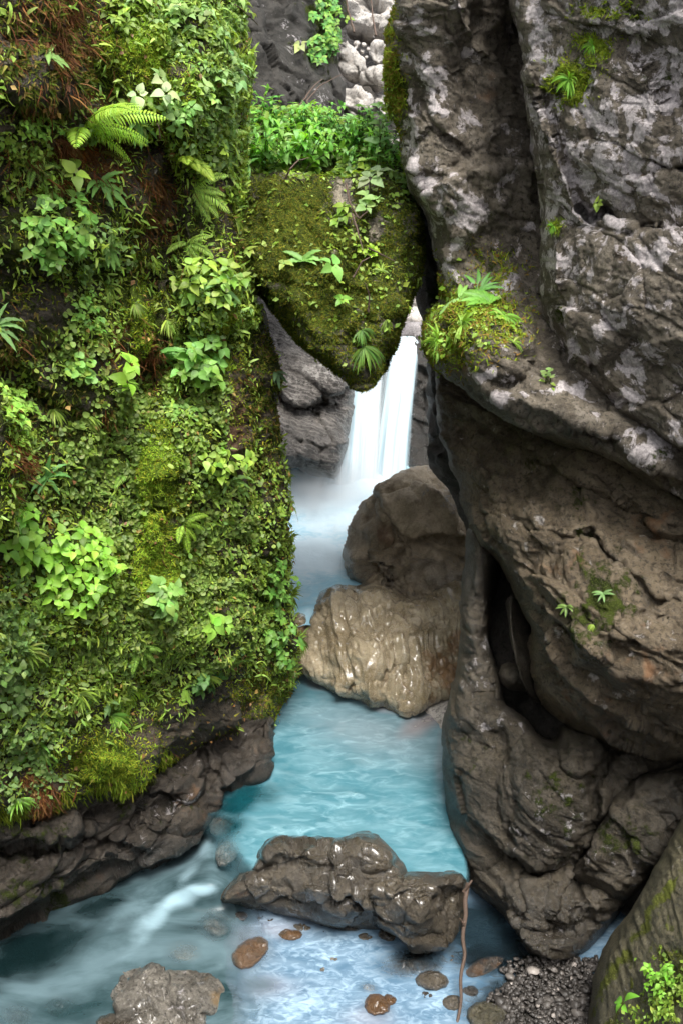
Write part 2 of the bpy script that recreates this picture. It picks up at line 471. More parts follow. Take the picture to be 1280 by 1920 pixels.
M_CLIFF = rock_mat("cliff_rock", (.085, .068, .046), (.15, .126, .092), (.21, .185, .15), lichen=(.68, .62, .61), lscale=3.0, lk=3.6)
M_LOWER = rock_mat("brown_cliff_rock", (.074, .054, .031), (.130, .100, .062), (.18, .145, .10), lichen=(.50, .46, .42), rough=(.35, .7), lscale=7, brown=(.13, .06, .022))
M_COLUMN = rock_mat("dark_column_rock", (.038, .031, .020), (.072, .059, .040), (.10, .086, .068), rough=(.3, .6), speck=.35)
M_LEFT = rock_mat("mossy_cliff_rock", (.035, .027, .016), (.07, .052, .032), (.09, .075, .055), rough=(.5, .8), speck=.15, brown=(.075, .035, .014))
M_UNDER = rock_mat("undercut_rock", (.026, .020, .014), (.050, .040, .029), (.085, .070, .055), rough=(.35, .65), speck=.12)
M_CHOCK = rock_mat("mossy_boulder_rock", (.05, .042, .03), (.10, .085, .065), (.20, .18, .15), lichen=(.42, .37, .28), mossc=((.024, .032, .007), (.062, .078, .012)), speck=.1)
M_WET = rock_mat("wet_tan_rock", (.32, .24, .125), (.52, .42, .27), (.20, .135, .06), rough=(.10, .25), speck=.0, bumpk=1.1, brown=(.20, .10, .035), coat=.8, grain=.25)
M_WETDARK = rock_mat("wet_brown_rock", (.042, .033, .021), (.085, .069, .046), (.03, .022, .013), rough=(.10, .25), speck=.0, brown=(.09, .045, .017), coat=.7, grain=.8)
M_TAN = rock_mat("tan_boulder_rock", (.27, .205, .125), (.44, .35, .24), (.15, .105, .062), rough=(.25, .5), speck=.05, lichen=(.55, .5, .45), grain=.35)
M_GREY = rock_mat("grey_boulder_rock", (.075, .066, .052), (.17, .155, .13), (.045, .038, .028), rough=(.15, .35), coat=.8, speck=.1, veins=.12, brown=(.16, .10, .035))
M_PALE = rock_mat("pale_limestone", (.42, .39, .35), (.62, .58, .53), (.25, .21, .17), rough=(.5, .8), speck=.1)
M_FAR = rock_mat("banded_grey_rock", (.085, .076, .068), (.15, .138, .125), (.30, .275, .25), rough=(.3, .6), speck=.25, lichen=(.55, .52, .48), veins=.4, veindir=(1, 2, 3))
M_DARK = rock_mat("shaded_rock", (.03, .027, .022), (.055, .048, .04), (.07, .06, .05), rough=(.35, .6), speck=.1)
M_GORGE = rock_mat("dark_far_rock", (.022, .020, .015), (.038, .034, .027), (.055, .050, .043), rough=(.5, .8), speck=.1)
M_SLAB = rock_mat("slab_rock", (.075, .068, .038), (.12, .105, .06), (.16, .14, .085), rough=(.4, .65), speck=.15, mossc=((.06, .065, .015), (.16, .18, .035)))
M_LEAF = leaf_mat("leaf_green", .5, .4)
M_MOSS = leaf_mat("moss_green", .85, .15, .25)
M_STEM = plain_mat("plant_stem", (.06, .075, .02), (.10, .12, .03))
M_TWIG = plain_mat("dead_wood", (.05, .03, .02), (.13, .085, .06), .6, 45, .02)
M_DRY = leaf_mat("dry_fern", .8, .2, .2)

# ------------------------------------------------------------------ foliage builders
def unit(v): return v / (np.linalg.norm(v, axis=-1, keepdims=True) + 1e-9)
def leaf_tpl(kind, rng=None):
    """leaf with its base at 0, growing along +y to y = 1, faces up +z"""
    if kind == 'round':
        a = np.linspace(0, 2 * np.pi, 9)[:-1] + np.pi / 8
        rim = np.stack([.5 * np.sin(a), .5 - .5 * np.cos(a), .10 + .05 * np.cos(2 * a)], 1)
        rim[:, 1] = np.where(np.abs(rim[:, 0]) < .22, rim[:, 1] * 1.0 + (rim[:, 1] < .2) * .12, rim[:, 1])
        V = np.vstack([[0, .5, 0], rim]); Fc = [(0, 1 + i, 1 + (i + 1) % 8) for i in range(8)]
        return V, [np.array(Fc)]
    if kind == 'small':
        V = np.array([[0, 0, 0], [-.34, .45, .10], [0, .5, -.02], [.34, .45, .10], [0, 1, -.12]])
        return V, [np.array([(0, 2, 1), (0, 3, 2), (1, 2, 4), (2, 3, 4)])]
    if kind == 'blade':
        V = np.array([[-.04, 0, 0], [.04, 0, 0], [-.05, .4, .14], [.05, .4, .14], [-.03, .8, .1], [.03, .8, .1], [0, 1, -.02]])
        return V, [np.array([(0, 1, 3), (0, 3, 2), (2, 3, 5), (2, 5, 4), (4, 5, 6)])]
    if kind == 'fuzz':
        V = np.array([[-.16, 0, 0], [.16, 0, 0], [0, 1, .1]])
        return V, [np.array([(0, 1, 2)])]
    if kind == 'ovate' or kind == 'lance':
        t = np.array([0, .12, .3, .52, .75, .92, 1.0])
        w = np.array([.02, .24, .36, .33, .20, .07, 0.005]) * (1 if kind == 'ovate' else .5)
        z = -.28 * t ** 2 + .06 * np.sin(t * 3)
        V = []; Fq = []
        for i in range(7):
            V += [(-w[i], t[i], z[i] + w[i] * .32), (0, t[i], z[i]), (w[i], t[i], z[i] + w[i] * .32)]
        for i in range(6):
            a = i * 3; Fq += [(a, a + 1, a + 4, a + 3), (a + 1, a + 2, a + 5, a + 4)]
        return np.array(V), [np.array(Fq)]
def frames(dirv, upv):
    y = unit(dirv); z = upv - (upv * y).sum(-1, keepdims=True) * y; z = unit(z); x = np.cross(y, z)
    return np.stack([x, y, z], -1)           # columns
class Batch:
    def __init__(s): s.V = []; s.F3 = []; s.F4 = []; s.C = []; s.n = 0
    def add(s, tpl, P, dirv, upv, size, col, wscale=None):
        T, Fs = tpl; M = frames(dirv, upv); n = len(P); k = len(T)
        size = np.broadcast_to(size, (n,))
        TT = T[None] * size[:, None, None]
        if wscale is not None: TT = TT * np.stack([np.broadcast_to(wscale, (n,)), np.ones(n), np.ones(n)], 1)[:, None, :]
        W = np.einsum('nij,nkj->nki', M, TT) + P[:, None]
        s.V.append(W.reshape(-1, 3)); col = np.broadcast_to(col, (n, 3))
        s.C.append(np.repeat(col, k, 0))
        off = s.n + np.arange(n)[:, None, None] * k
        for f in Fs:
            g = (f[None] + off).reshape(-1, f.shape[1])
            (s.F3 if f.shape[1] == 3 else s.F4).append(g)
        s.n += n * k
    def raw(s, V, F4, col):
        V = np.array(V); s.V.append(V); s.C.append(np.broadcast_to(col, V.shape)); s.F4.append(np.array(F4) + s.n); s.n += len(V)
    def build(s, name, mat, parent=None, origin=None):
        V = np.vstack(s.V); C = np.vstack(s.C)
        if origin is not None: V = V - origin
        Fs = []
        if s.F4: Fs.append(np.vstack(s.F4))
        if s.F3: Fs.append(np.vstack(s.F3))
        return link(name, mesh_np(name, V, Fs, mat, cols=C), parent)
def shades(rng, n, cols, var=.18):
    cols = np.array(cols) * np.array([1.6, 1.38, 1.05]); c = cols[rng.integers(0, len(cols), n)]
    return np.clip(c * (1 + var * rng.normal(size=(n, 1))) * (1 + .06 * rng.normal(size=(n, 3))), .002, .9)
G_LIGHT = [(.15, .27, .05), (.19, .32, .06), (.12, .23, .045), (.21, .35, .10)]
G_MID = [(.10, .18, .03), (.13, .22, .035), (.08, .14, .025)]
G_DEEP = [(.03, .075, .022), (.045, .10, .025), (.035, .085, .035)]
G_LIME = [(.14, .27, .03), (.18, .31, .035), (.11, .21, .025)]
G_BLUE = [(.13, .25, .09), (.18, .31, .14), (.11, .21, .075)]
G_MOSS = [(.12, .19, .022), (.075, .125, .015), (.16, .23, .03)]
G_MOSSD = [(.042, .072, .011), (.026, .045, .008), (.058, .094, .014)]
G_RUST = [(.09, .038, .016), (.06, .03, .015), (.10, .055, .022)]
UP = np.array([0, 0, 1.0])
def cover(name, S, n, dens, seed, tpl, size, cols, label, cat, lift=.01, droop=.4, upmix=.5, mat=None, wv=None):
    P, N, mx, my, rng = scatter(S, n, dens, seed)
    rnd = rng.normal(size=P.shape)
    tang = rnd - (rnd * N).sum(1, keepdims=True) * N
    d = unit(tang) + N * rng.uniform(.1, .9, (len(P), 1)) - UP * droop
    up = N * .8 + UP * upmix + .35 * rng.normal(size=P.shape)
    sz = rng.uniform(size[0], size[1], len(P)) * rng.choice([1, 1, .75, 1.25], len(P))
    b = Batch(); b.add(leaf_tpl(tpl), P + N * lift * rng.random((len(P), 1)), d, up, sz, shades(rng, len(P), cols), wv)
    o = b.build(name, mat or M_LEAF)
    return tag(o, label, cat, kind='stuff')

def tube(b, pts, r0, r1, col, sides=5):
    pts = np.array(pts); n = len(pts)
    t = unit(np.gradient(pts, axis=0)); ref = np.array([.3, .2, .93]); x = unit(np.cross(t, ref)); y = np.cross(t, x)
    r = np.linspace(r0, r1, n)[:, None]
    V = []; a = np.linspace(0, 2 * np.pi, sides + 1)[:-1]
    for k in a: V.append(pts + r * (np.cos(k) * x + np.sin(k) * y))
    V = np.stack(V, 1).reshape(-1, 3); Fq = []
    for i in range(n - 1):
        for k in range(sides):
            k2 = (k + 1) % sides; Fq.append((i * sides + k, i * sides + k2, (i + 1) * sides + k2, (i + 1) * sides + k))
    b.raw(V, Fq, col)
def arc(p0, d0, L, sag, n=10, side=None, curl=0.0):
    """points of a stalk that starts along d0 and bends over under its weight"""
    P = [np.array(p0, float)]; d = unit(np.array(d0, float))
    for i in range(n):
        d = unit(d - UP * sag / n * (1 + .8 * i / n) + (side * curl / n if side is not None else 0))
        P.append(P[-1] + d * L / n)
    return np.array(P)
def empty(name, loc):
    o = bpy.data.objects.new(name, None); COL.objects.link(o); o.location = loc; o.empty_display_size = .1; return o
def basis(N):
    n = unit(N); s = unit(np.cross(UP, n)); u = np.cross(n, s); return n, s, u
def pxm(P): return float(P @ F) * TAN / 960     # metres per source pixel at P

def frond_batch(P0, d0, L, sag, wid, col, rng, pairs=24, side=None, curl=0.0):
    b = Batch(); pts = arc(P0, d0, L, sag, 16, side, curl)
    tube(b, pts, L * .010, L * .003, np.array(col) * .7, 4)
    t = np.linspace(.10, .985, pairs); seg = t * 16; i = np.minimum(seg.astype(int), 15); f = (seg - i)[:, None]
    P = pts[i] * (1 - f) + pts[i + 1] * f; T = unit(pts[i + 1] - pts[i])
    facing = unit(-P) ; nrm = unit(facing * .55 + UP * .6)
    S_ = unit(np.cross(T, nrm)); prof = np.sin(np.clip(t * .86 + .14, 0, 1) * np.pi) ** .75 * L * wid * (1 - .15 * t)
    for sg in (-1, 1):
        d = S_ * sg + T * .45 - UP * .12 + .05 * rng.normal(size=P.shape)
        V, Fs = leaf_tpl('lance')
        b.add((V, Fs), P, d, np.cross(S_, T) * 1.0 + .12 * rng.normal(size=P.shape), prof, shades(rng, len(P), [col], .08),
              np.clip(L / pairs * .66 / (prof * .36 + 1e-6), .1, 2.0))
    return b
def fern(S, px, py, size, label, col=(.16, .32, .05), fronds=5, seed=0, sag=1.5, spread=1.0, aim=None, wid=.2, cat='fern', mat=None, name='fern'):
    rng = np.random.default_rng(seed + 1000); P, N = near(S, px, py); n, s, u = basis(N); m = pxm(P)
    e = empty(name, P); tag(e, label, cat)
    for k in range(fronds):
        if aim: a = math.radians(aim[k % len(aim)]) + rng.normal() * .05
        else: a = (k + .5) / fronds * math.pi * 1.15 - .25 + rng.normal() * .12
        d = s * math.cos(a) * spread + u * math.sin(a) + n * .40
        L = size * m * rng.uniform(.8, 1.15)
        b = frond_batch(P, d, L, sag * rng.uniform(.7, 1.2), wid, np.array(col) * rng.uniform(.85, 1.15), rng)
        b.build('frond', mat or M_LEAF, e, origin=P)
    return e
def strap_fern(S, px, py, size, label, col=(.13, .28, .06), leaves=6, seed=0, width=.085, sag=1.9, aim=None, cat='fern', name='strap_fern'):
    rng = np.random.default_rng(seed + 2000); P, N = near(S, px, py); n, s, u = basis(N); m = pxm(P)
    e = empty(name, P); tag(e, label, cat)
    for k in range(leaves):
        a = math.radians(aim[k % len(aim)]) + rng.normal() * .06 if aim else (k + .5) / leaves * math.pi * 1.5 - .8 + rng.normal() * .15
        d = s * math.cos(a) + u * math.sin(a) + n * .35
        L = size * m * rng.uniform(.75, 1.15); K = 14
        pts = arc(P + n * .02, d, L, sag * .62 * rng.uniform(.5, 1.1) * (.6 if math.sin(a) < 0 else 1), K)
        T = unit(np.gradient(pts, axis=0)); nr = unit(unit(-pts) * .6 + UP * .6); X = unit(np.cross(T, nr)); Z = np.cross(X, T)
        t = np.linspace(0, 1, K + 1); w = L * width * (np.sin(np.clip(t * 1.02 + .05, 0, 1) ** .8 * np.pi) ** .6 + .05) * (1 - .25 * t)
        w[-1] = L * .003
        wv = .25 * w[:, None] * np.sin(t * 30 + k)[:, None]
        V = np.stack([pts - X * w[:, None] + Z * (w[:, None] * .3 + wv), pts, pts + X * w[:, None] + Z * (w[:, None] * .3 - wv)], 1).reshape(-1, 3)
        Fq = []
        for i in range(K): a_ = 3 * i; Fq += [(a_, a_ + 1, a_ + 4, a_ + 3), (a_ + 1, a_ + 2, a_ + 5, a_ + 4)]
        b = Batch(); c = np.array(col) * rng.uniform(.8, 1.2); C = np.tile(c, (len(V), 1)); C[1::3] *= 1.35
        b.raw(V, Fq, C); b.build('frond', M_LEAF, e, origin=P)
    return e
def leafy(S, px, py, rx, ry, leaf, label, cols=G_LIGHT, n=26, seed=0, cat='leafy plant', tpl='ovate', name='broadleaf_plant', out=.5, rot=0):
    """low clump of broad leaves in whorls over the rock; rx, ry and leaf in source pixels"""
    if n >= 20: leaf = leaf * .74; n = int(n * 1.7)
    rng = np.random.default_rng(seed + 3000); P0, N0 = near(S, px, py); m = pxm(P0)
    b = Batch(); st = b
    per = 5 if n >= 5 else n
    nodes = max(1, n // per); n0, s0, u0 = basis(N0)
    for k in range(nodes):
        if nodes == 1: ox = oy = 0; 
        else:
            r = math.sqrt((k + .5) / nodes); a = k * 2.4 + rng.normal() * .2
            ox = rx * r * math.cos(a); oy = ry * r * math.sin(a)
            c_, s_ = math.cos(math.radians(rot)), math.sin(math.radians(rot)); ox, oy = ox * c_ - oy * s_, ox * s_ + oy * c_
        P, N = near(S, px + ox, py + oy); N = unit(N * .5 + N0 * .5)
        h = m * leaf * rng.uniform(.5, 1.3) * (1 + out)
        if k: tube(b, arc(P0 + N0 * .01, P - P0, float(np.linalg.norm(P - P0)), -.1, 5), m * 1.2, m * .9, (.09, .10, .03), 4)
        tip = P + unit(N + UP * .45) * h
        tube(st, arc(P - N * .02, N + UP * .5, h, .3, 4), m * 1.6, m * 1.0, (.08, .11, .03), 4)
        kk = per + rng.integers(-1, 2) if n >= 5 else per
        ax = unit(N * .75 + UP * .7 + .15 * rng.normal(size=3)); q1 = unit(np.cross(ax, [.3, .9, .1])); q2 = np.cross(ax, q1)
        a = np.arange(kk) / kk * 2 * np.pi + rng.uniform(0, 6) + rng.normal(size=kk) * .25
        d = np.cos(a)[:, None] * q1 + np.sin(a)[:, None] * q2 + ax * rng.uniform(-.15, .35, (kk, 1))
        b.add(leaf_tpl(tpl), np.tile(tip, (kk, 1)) + d * m * leaf * .12, d, ax + .2 * rng.normal(size=(kk, 3)), m * leaf * rng.uniform(.5, 1.15, kk), shades(rng, kk, cols, .2) * rng.uniform(.75, 1.15))
    o = b.build(name, M_LEAF, origin=P0); o.location = P0
    return tag(o, label, cat)
def spray(S, px, py, size, label, cols=G_MID, n=22, seed=0, cat='fern', name='spleenwort', sag=1.6, width=.05, mid=80, span=150):
    """tuft of narrow blades"""
    rng = np.random.default_rng(seed + 4000); P, N = near(S, px, py); nn, s, u = basis(N); m = pxm(P)
    b = Batch()
    for k in range(n):
        a = math.radians(mid + span * (rng.random() - .5) * 1.3)
        d = s * math.cos(a) + u * math.sin(a) + nn * rng.uniform(.2, .7)
        L = size * m * rng.uniform(.55, 1.1); K = 6; pts = arc(P + nn * .03, d, L, sag * .7 * rng.uniform(.6, 1.3), K)
        T = unit(np.gradient(pts, axis=0)); X = unit(np.cross(T, unit(-pts) + .3 * rng.normal(size=3)))
        t = np.linspace(0, 1, K + 1); w = (L * width * np.sin(np.clip(t + .12, 0, 1) * np.pi) ** .7 + L * .004)[:, None]
        Z = np.cross(X, T)
        V = np.stack([pts - X * w, pts + Z * w * .4, pts + X * w], 1).reshape(-1, 3); Fq = []
        for i in range(K): a_ = 3 * i; Fq += [(a_, a_ + 1, a_ + 4, a_ + 3), (a_ + 1, a_ + 2, a_ + 5, a_ + 4)]
        b.raw(V, Fq, np.array(shades(rng, 1, cols)[0]))
    o = b.build(name, M_LEAF, origin=P); o.location = P
    return tag(o, label, cat)
def herb(S, px, py, size, label, cols=G_LIGHT, seed=0, cat='leafy plant', group=None, name='leafy_herb', stems=4, lf=.32, lean=(0, 0)):
    """upright stems with pairs of pointed leaves"""
    rng = np.random.default_rng(seed + 5000); P, N = near(S, px, py); m = pxm(P)
    b = Batch(); st = Batch(); e = empty(name, P); tag(e, label, cat, group)
    for k in range(stems):
        d = UP + .45 * rng.normal(size=3) * np.array([1, .7, .2]) + np.array([lean[0], 0, 0]) + unit(-P) * (.15 + lean[1])
        L = size * m * rng.uniform(.6, 1.1); pts = arc(P + rng.normal(size=3) * np.array([1, 1, .1]) * L * .12, d, L, .5, 8)
        tube(st, pts, m * 1.4, m * .6, (.09, .12, .03), 4)
        T = unit(np.gradient(pts, axis=0))
        for i in range(2, 9):
            a0 = i * 1.57 + rng.uniform(0, .6); q1 = unit(np.cross(T[i], [.2, 1, .1])); q2 = np.cross(T[i], q1)
            c = 2 if i < 8 else 4
            a = a0 + np.arange(c) * 2 * np.pi / c; dd = np.cos(a)[:, None] * q1 + np.sin(a)[:, None] * q2 + T[i] * .35
            b.add(leaf_tpl('lance'), np.tile(pts[i], (c, 1)), dd, np.tile(UP, (c, 1)) + .25 * rng.normal(size=(c, 3)), L * lf * (1.1 - .055 * i) * rng.uniform(.8, 1.2, c), shades(rng, c, cols, .12), 1.35)
    b.build('foliage', M_LEAF, e, origin=P); st.build('stem', M_STEM, e, origin=P)
    return e
# ------------------------------------------------------------------ the setting: stream bed, far slope, gorge sides beyond the frame
def grid_mesh(name, fn, u0, u1, nu, v0, v1, nv, mat, attrs=None):
    u, v = np.meshgrid(np.linspace(u0, u1, nu), np.linspace(v0, v1, nv)); V = fn(u.ravel(), v.ravel())
    i = np.arange(nu * nv).reshape(nv, nu)
    Q = np.stack([i[:-1, :-1].ravel(), i[:-1, 1:].ravel(), i[1:, 1:].ravel(), i[1:, :-1].ravel()], 1)
    at_ = attrs(V, u.ravel(), v.ravel()) if attrs else None
    return link(name, mesh_np(name, V, [Q], mat, attrs=at_)), V, Q
def bedf(u, v):
    P = np.stack([u, v, u * 0], 1)
    z = -11.2 + .35 * fbm(P * .5, 3, 5)
    return np.stack([u, v, z], 1)
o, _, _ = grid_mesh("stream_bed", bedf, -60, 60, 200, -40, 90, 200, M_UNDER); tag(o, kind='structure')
def sidewall(name, x0, y0, x1, y1, z0, z1, nu, nv, seed, sgn, lean=0.0):
    L = math.hypot(x1 - x0, y1 - y0); tx, ty = (x1 - x0) / L, (y1 - y0) / L; nx_, ny_ = -ty * sgn, tx * sgn
    def f(u, v):
        x = x0 + tx * u * L; y = y0 + ty * u * L; z = z0 + (z1 - z0) * v
        P = np.stack([x, y, z], 1); d = .9 * fbm(P * .35, seed, 5) + .4 * facets(P * .7, seed)[0] + lean * (v - .5)
        return np.stack([x + nx_ * d, y + ny_ * d, z], 1)
    o, _, _ = grid_mesh(name, f, 0, 1, nu, 0, 1, nv, M_LEFT if sgn < 0 else M_CLIFF); return tag(o, kind='structure')
sidewall("unseen_gorge_wall", -7.4, -16, -7.0, 13, -12, 2.5, 110, 70, 21, -1)
sidewall("unseen_gorge_wall", 8.2, -16, 7.6, 13, -12, 2.5, 110, 70, 22, 1)
sidewall("unseen_gorge_wall", -7.6, -10, 8.6, -10, -12, 2.5, 70, 60, 23, 1)  # rear wall out of view, added across the gorge to block low sky light
def slope(u, v):                    # ravine floor rising behind the fall and the wedged boulder
    x = -9 + 24 * u; y = 21.5 + 16 * v
    P = np.stack([x, y, u * 0], 1)
    z = -6.0 + 9.5 * v + .8 * fbm(P * .5, 31, 5) + .5 * facets(P * .8, 9)[0]
    return np.stack([x, y, z], 1)
o, _, _ = grid_mesh("ravine_slope", slope, 0, 1, 160, 0, 1, 140, M_FAR); tag(o, kind='structure')
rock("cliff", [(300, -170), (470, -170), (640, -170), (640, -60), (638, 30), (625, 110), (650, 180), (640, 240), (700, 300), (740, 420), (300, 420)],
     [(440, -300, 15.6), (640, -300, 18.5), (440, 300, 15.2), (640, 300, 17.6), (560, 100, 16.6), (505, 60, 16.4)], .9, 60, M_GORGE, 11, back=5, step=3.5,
     lump=(.2, .8), fine=(.035, 6), facet=(.22, 1.3), steps=[([(480, -60), (470, 60), (452, 200), (450, 330)], .5, 30, 200), ([(610, 160), (575, 120), (570, 40), (585, -60)], .35, 20, 90)],
     bumps=[(600, 215, 34, 60, .5, 20)], masks={'lichen': [(505, 30, 22, 9, .35), (555, 155, 14, 10, .6), (600, 205, 20, 20, .3), (553, 70, 20, 50, .25)], 'moss': [(600, 60, 45, 110, .8), (620, 20, 30, 60, .9), (445, 90, 22, 130, .45)]}).ob['kind'] = 'structure'
CL = bpy.data.objects['cliff']
# the big mossy wall on the left with its darker return face
WALL = rock("mossy_cliff", [(-330, -170), (436, -170), (436, 0), (452, 120), (450, 230), (456, 330), (444, 450), (462, 545), (500, 605), (527, 690), (524, 790), (534, 900),
     (530, 1000), (545, 1130), (556, 1200), (550, 1275), (520, 1345), (495, 1385), (440, 1385), (395, 1395), (300, 1440), (235, 1475), (190, 1478), (120, 1500), (0, 1535), (-330, 1620)],
     [(0, -200, 8.3), (430, -200, 10.9), (0, 300, 9.0), (430, 300, 11.4), (0, 900, 10.0), (430, 900, 12.4), (0, 1500, 11.6), (440, 1350, 13.9), (520, 900, 13.1), (540, 1250, 14.4), (-300, 700, 8.3), (200, 600, 10.7), (200, 1300, 11.9)],
     1.1, 34, M_LEFT, 1, step=3.0, back=4.0, lump=(.22, .9), fine=(.045, 5.5), facet=(.10, 1.8), jit=2.4, shrink=.9,
     steps=[([(452, 520), (462, 700), (470, 900), (462, 1100), (468, 1250), (455, 1400)][::-1], .55, 12, 400),
            ([(-40, 178), (60, 205), (130, 180), (160, 60), (165, -80)][::-1], -.45, 16, 120),
            ([(60, 275), (150, 262), (230, 240), (330, 235), (345, 330), (342, 470)], .45, 18, 110),
            ([(0, 660), (80, 730), (190, 770), (260, 700)], .35, 20, 90),
            ([(300, 560), (290, 700), (295, 900)], .25, 14, 70),
            ([(250, 1290), (380, 1270), (450, 1260)], .22, 14, 70), ([(0, 1410), (120, 1350), (250, 1300)], .3, 16, 60)],
     bumps=[(-25, 860, 66, 150, .9), (20, 985, 60, 60, .25), (262, 590, 26, 75, .35), (285, 930, 28, 110, .3), (300, 1080, 60, 120, .28), (130, 1080, 100, 110, .3), (340, 1170, 120, 90, .3), (90, 440, 120, 80, .3),
            (250, 110, 60, 90, .35), (330, 200, 60, 90, .3), (380, 100, 60, 200, .35), (400, 560, 60, 110, .3), (370, 700, 60, 60, .25), (190, 1400, 110, 60, .35), (435, 780, 26, 120, .2), (-10, 1180, 90, 120, .3), (60, 330, 50, 60, .2)],
     cracks=[([(470, 985), (500, 995), (535, 990)], .2, 7), ([(485, 735), (515, 730), (528, 722)], .18, 6), ([(0, 175), (60, 190), (110, 180)], .35, 12), ([(640 - 440, 640), (215, 700), (260, 690)], .15, 8)],
     masks={'moss': [(230, 700, 600, 1200, .62), (260, 100, 90, 90, 1), (285, 930, 50, 200, 1), (300, 1090, 90, 120, 1), (430, 600, 30, 130, 1), (190, 1420, 90, 60, 1), (500, 1150, 60, 250, .75), (150, 1090, 130, 120, .9), (480, 1330, 60, 60, .8),
                     (95, 160, 55, 45, -1.2), (290, 350, 60, 110, -.8), (445, 790, 18, 100, -1.0), (180, 290, 70, 60, -.6), (430, 1290, 60, 40, -.5), (100, 560, 50, 50, -.4), (210, 700, 60, 30, -.5), (70, 60, 80, 70, -.4), (400, 1365, 130, 34, -.8, -15), (430, 440, 24, 90, -.3)],
            'lime': [(262, 90, 70, 60, .9), (262, 600, 24, 80, .9), (284, 930, 34, 170, 1), (300, 1075, 80, 90, 1), (425, 610, 26, 120, 1), (195, 1430, 90, 50, .8), (330, 180, 60, 60, .6), (360, 1080, 60, 60, .7), (140, 1130, 120, 90, .4), (240, 1330, 90, 40, .4)],
            'brown': [(150, 290, 90, 60, .9), (60, 60, 110, 90, .6), (290, 380, 60, 90, .55), (445, 790, 22, 110, 1), (80, 1480, 40, 40, .7), (180, 760, 60, 70, .5), (230, 660, 40, 40, .5), (100, 580, 50, 50, .3), (120, 1330, 60, 50, .4), (10, 900, 40, 80, .5)]})
WALL.ob['kind'] = 'structure'
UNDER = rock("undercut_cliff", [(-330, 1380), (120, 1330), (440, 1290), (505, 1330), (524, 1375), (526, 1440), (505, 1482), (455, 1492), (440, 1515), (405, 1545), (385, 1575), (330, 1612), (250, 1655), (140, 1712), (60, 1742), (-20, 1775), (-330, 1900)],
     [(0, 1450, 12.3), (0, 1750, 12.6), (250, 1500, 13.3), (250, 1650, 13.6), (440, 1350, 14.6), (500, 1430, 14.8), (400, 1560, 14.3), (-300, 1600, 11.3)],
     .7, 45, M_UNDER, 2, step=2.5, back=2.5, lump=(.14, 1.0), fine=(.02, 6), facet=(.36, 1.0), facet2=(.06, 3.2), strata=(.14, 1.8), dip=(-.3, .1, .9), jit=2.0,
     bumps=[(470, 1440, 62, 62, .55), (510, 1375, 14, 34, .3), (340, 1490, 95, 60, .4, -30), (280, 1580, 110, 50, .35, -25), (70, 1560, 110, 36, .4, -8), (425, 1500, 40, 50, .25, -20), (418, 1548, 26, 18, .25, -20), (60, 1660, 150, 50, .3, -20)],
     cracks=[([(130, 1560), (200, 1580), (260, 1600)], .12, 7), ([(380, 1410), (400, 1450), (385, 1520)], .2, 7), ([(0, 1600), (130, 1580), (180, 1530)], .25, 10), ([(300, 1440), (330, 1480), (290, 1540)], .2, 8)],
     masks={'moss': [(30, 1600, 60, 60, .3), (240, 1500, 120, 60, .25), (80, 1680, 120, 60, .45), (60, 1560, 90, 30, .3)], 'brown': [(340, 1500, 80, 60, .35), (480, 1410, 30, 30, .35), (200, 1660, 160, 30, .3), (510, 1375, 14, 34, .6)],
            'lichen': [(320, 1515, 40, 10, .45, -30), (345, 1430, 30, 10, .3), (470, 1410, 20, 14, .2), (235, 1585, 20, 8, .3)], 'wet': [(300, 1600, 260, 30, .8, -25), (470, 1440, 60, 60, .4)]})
UNDER.ob['kind'] = 'structure'
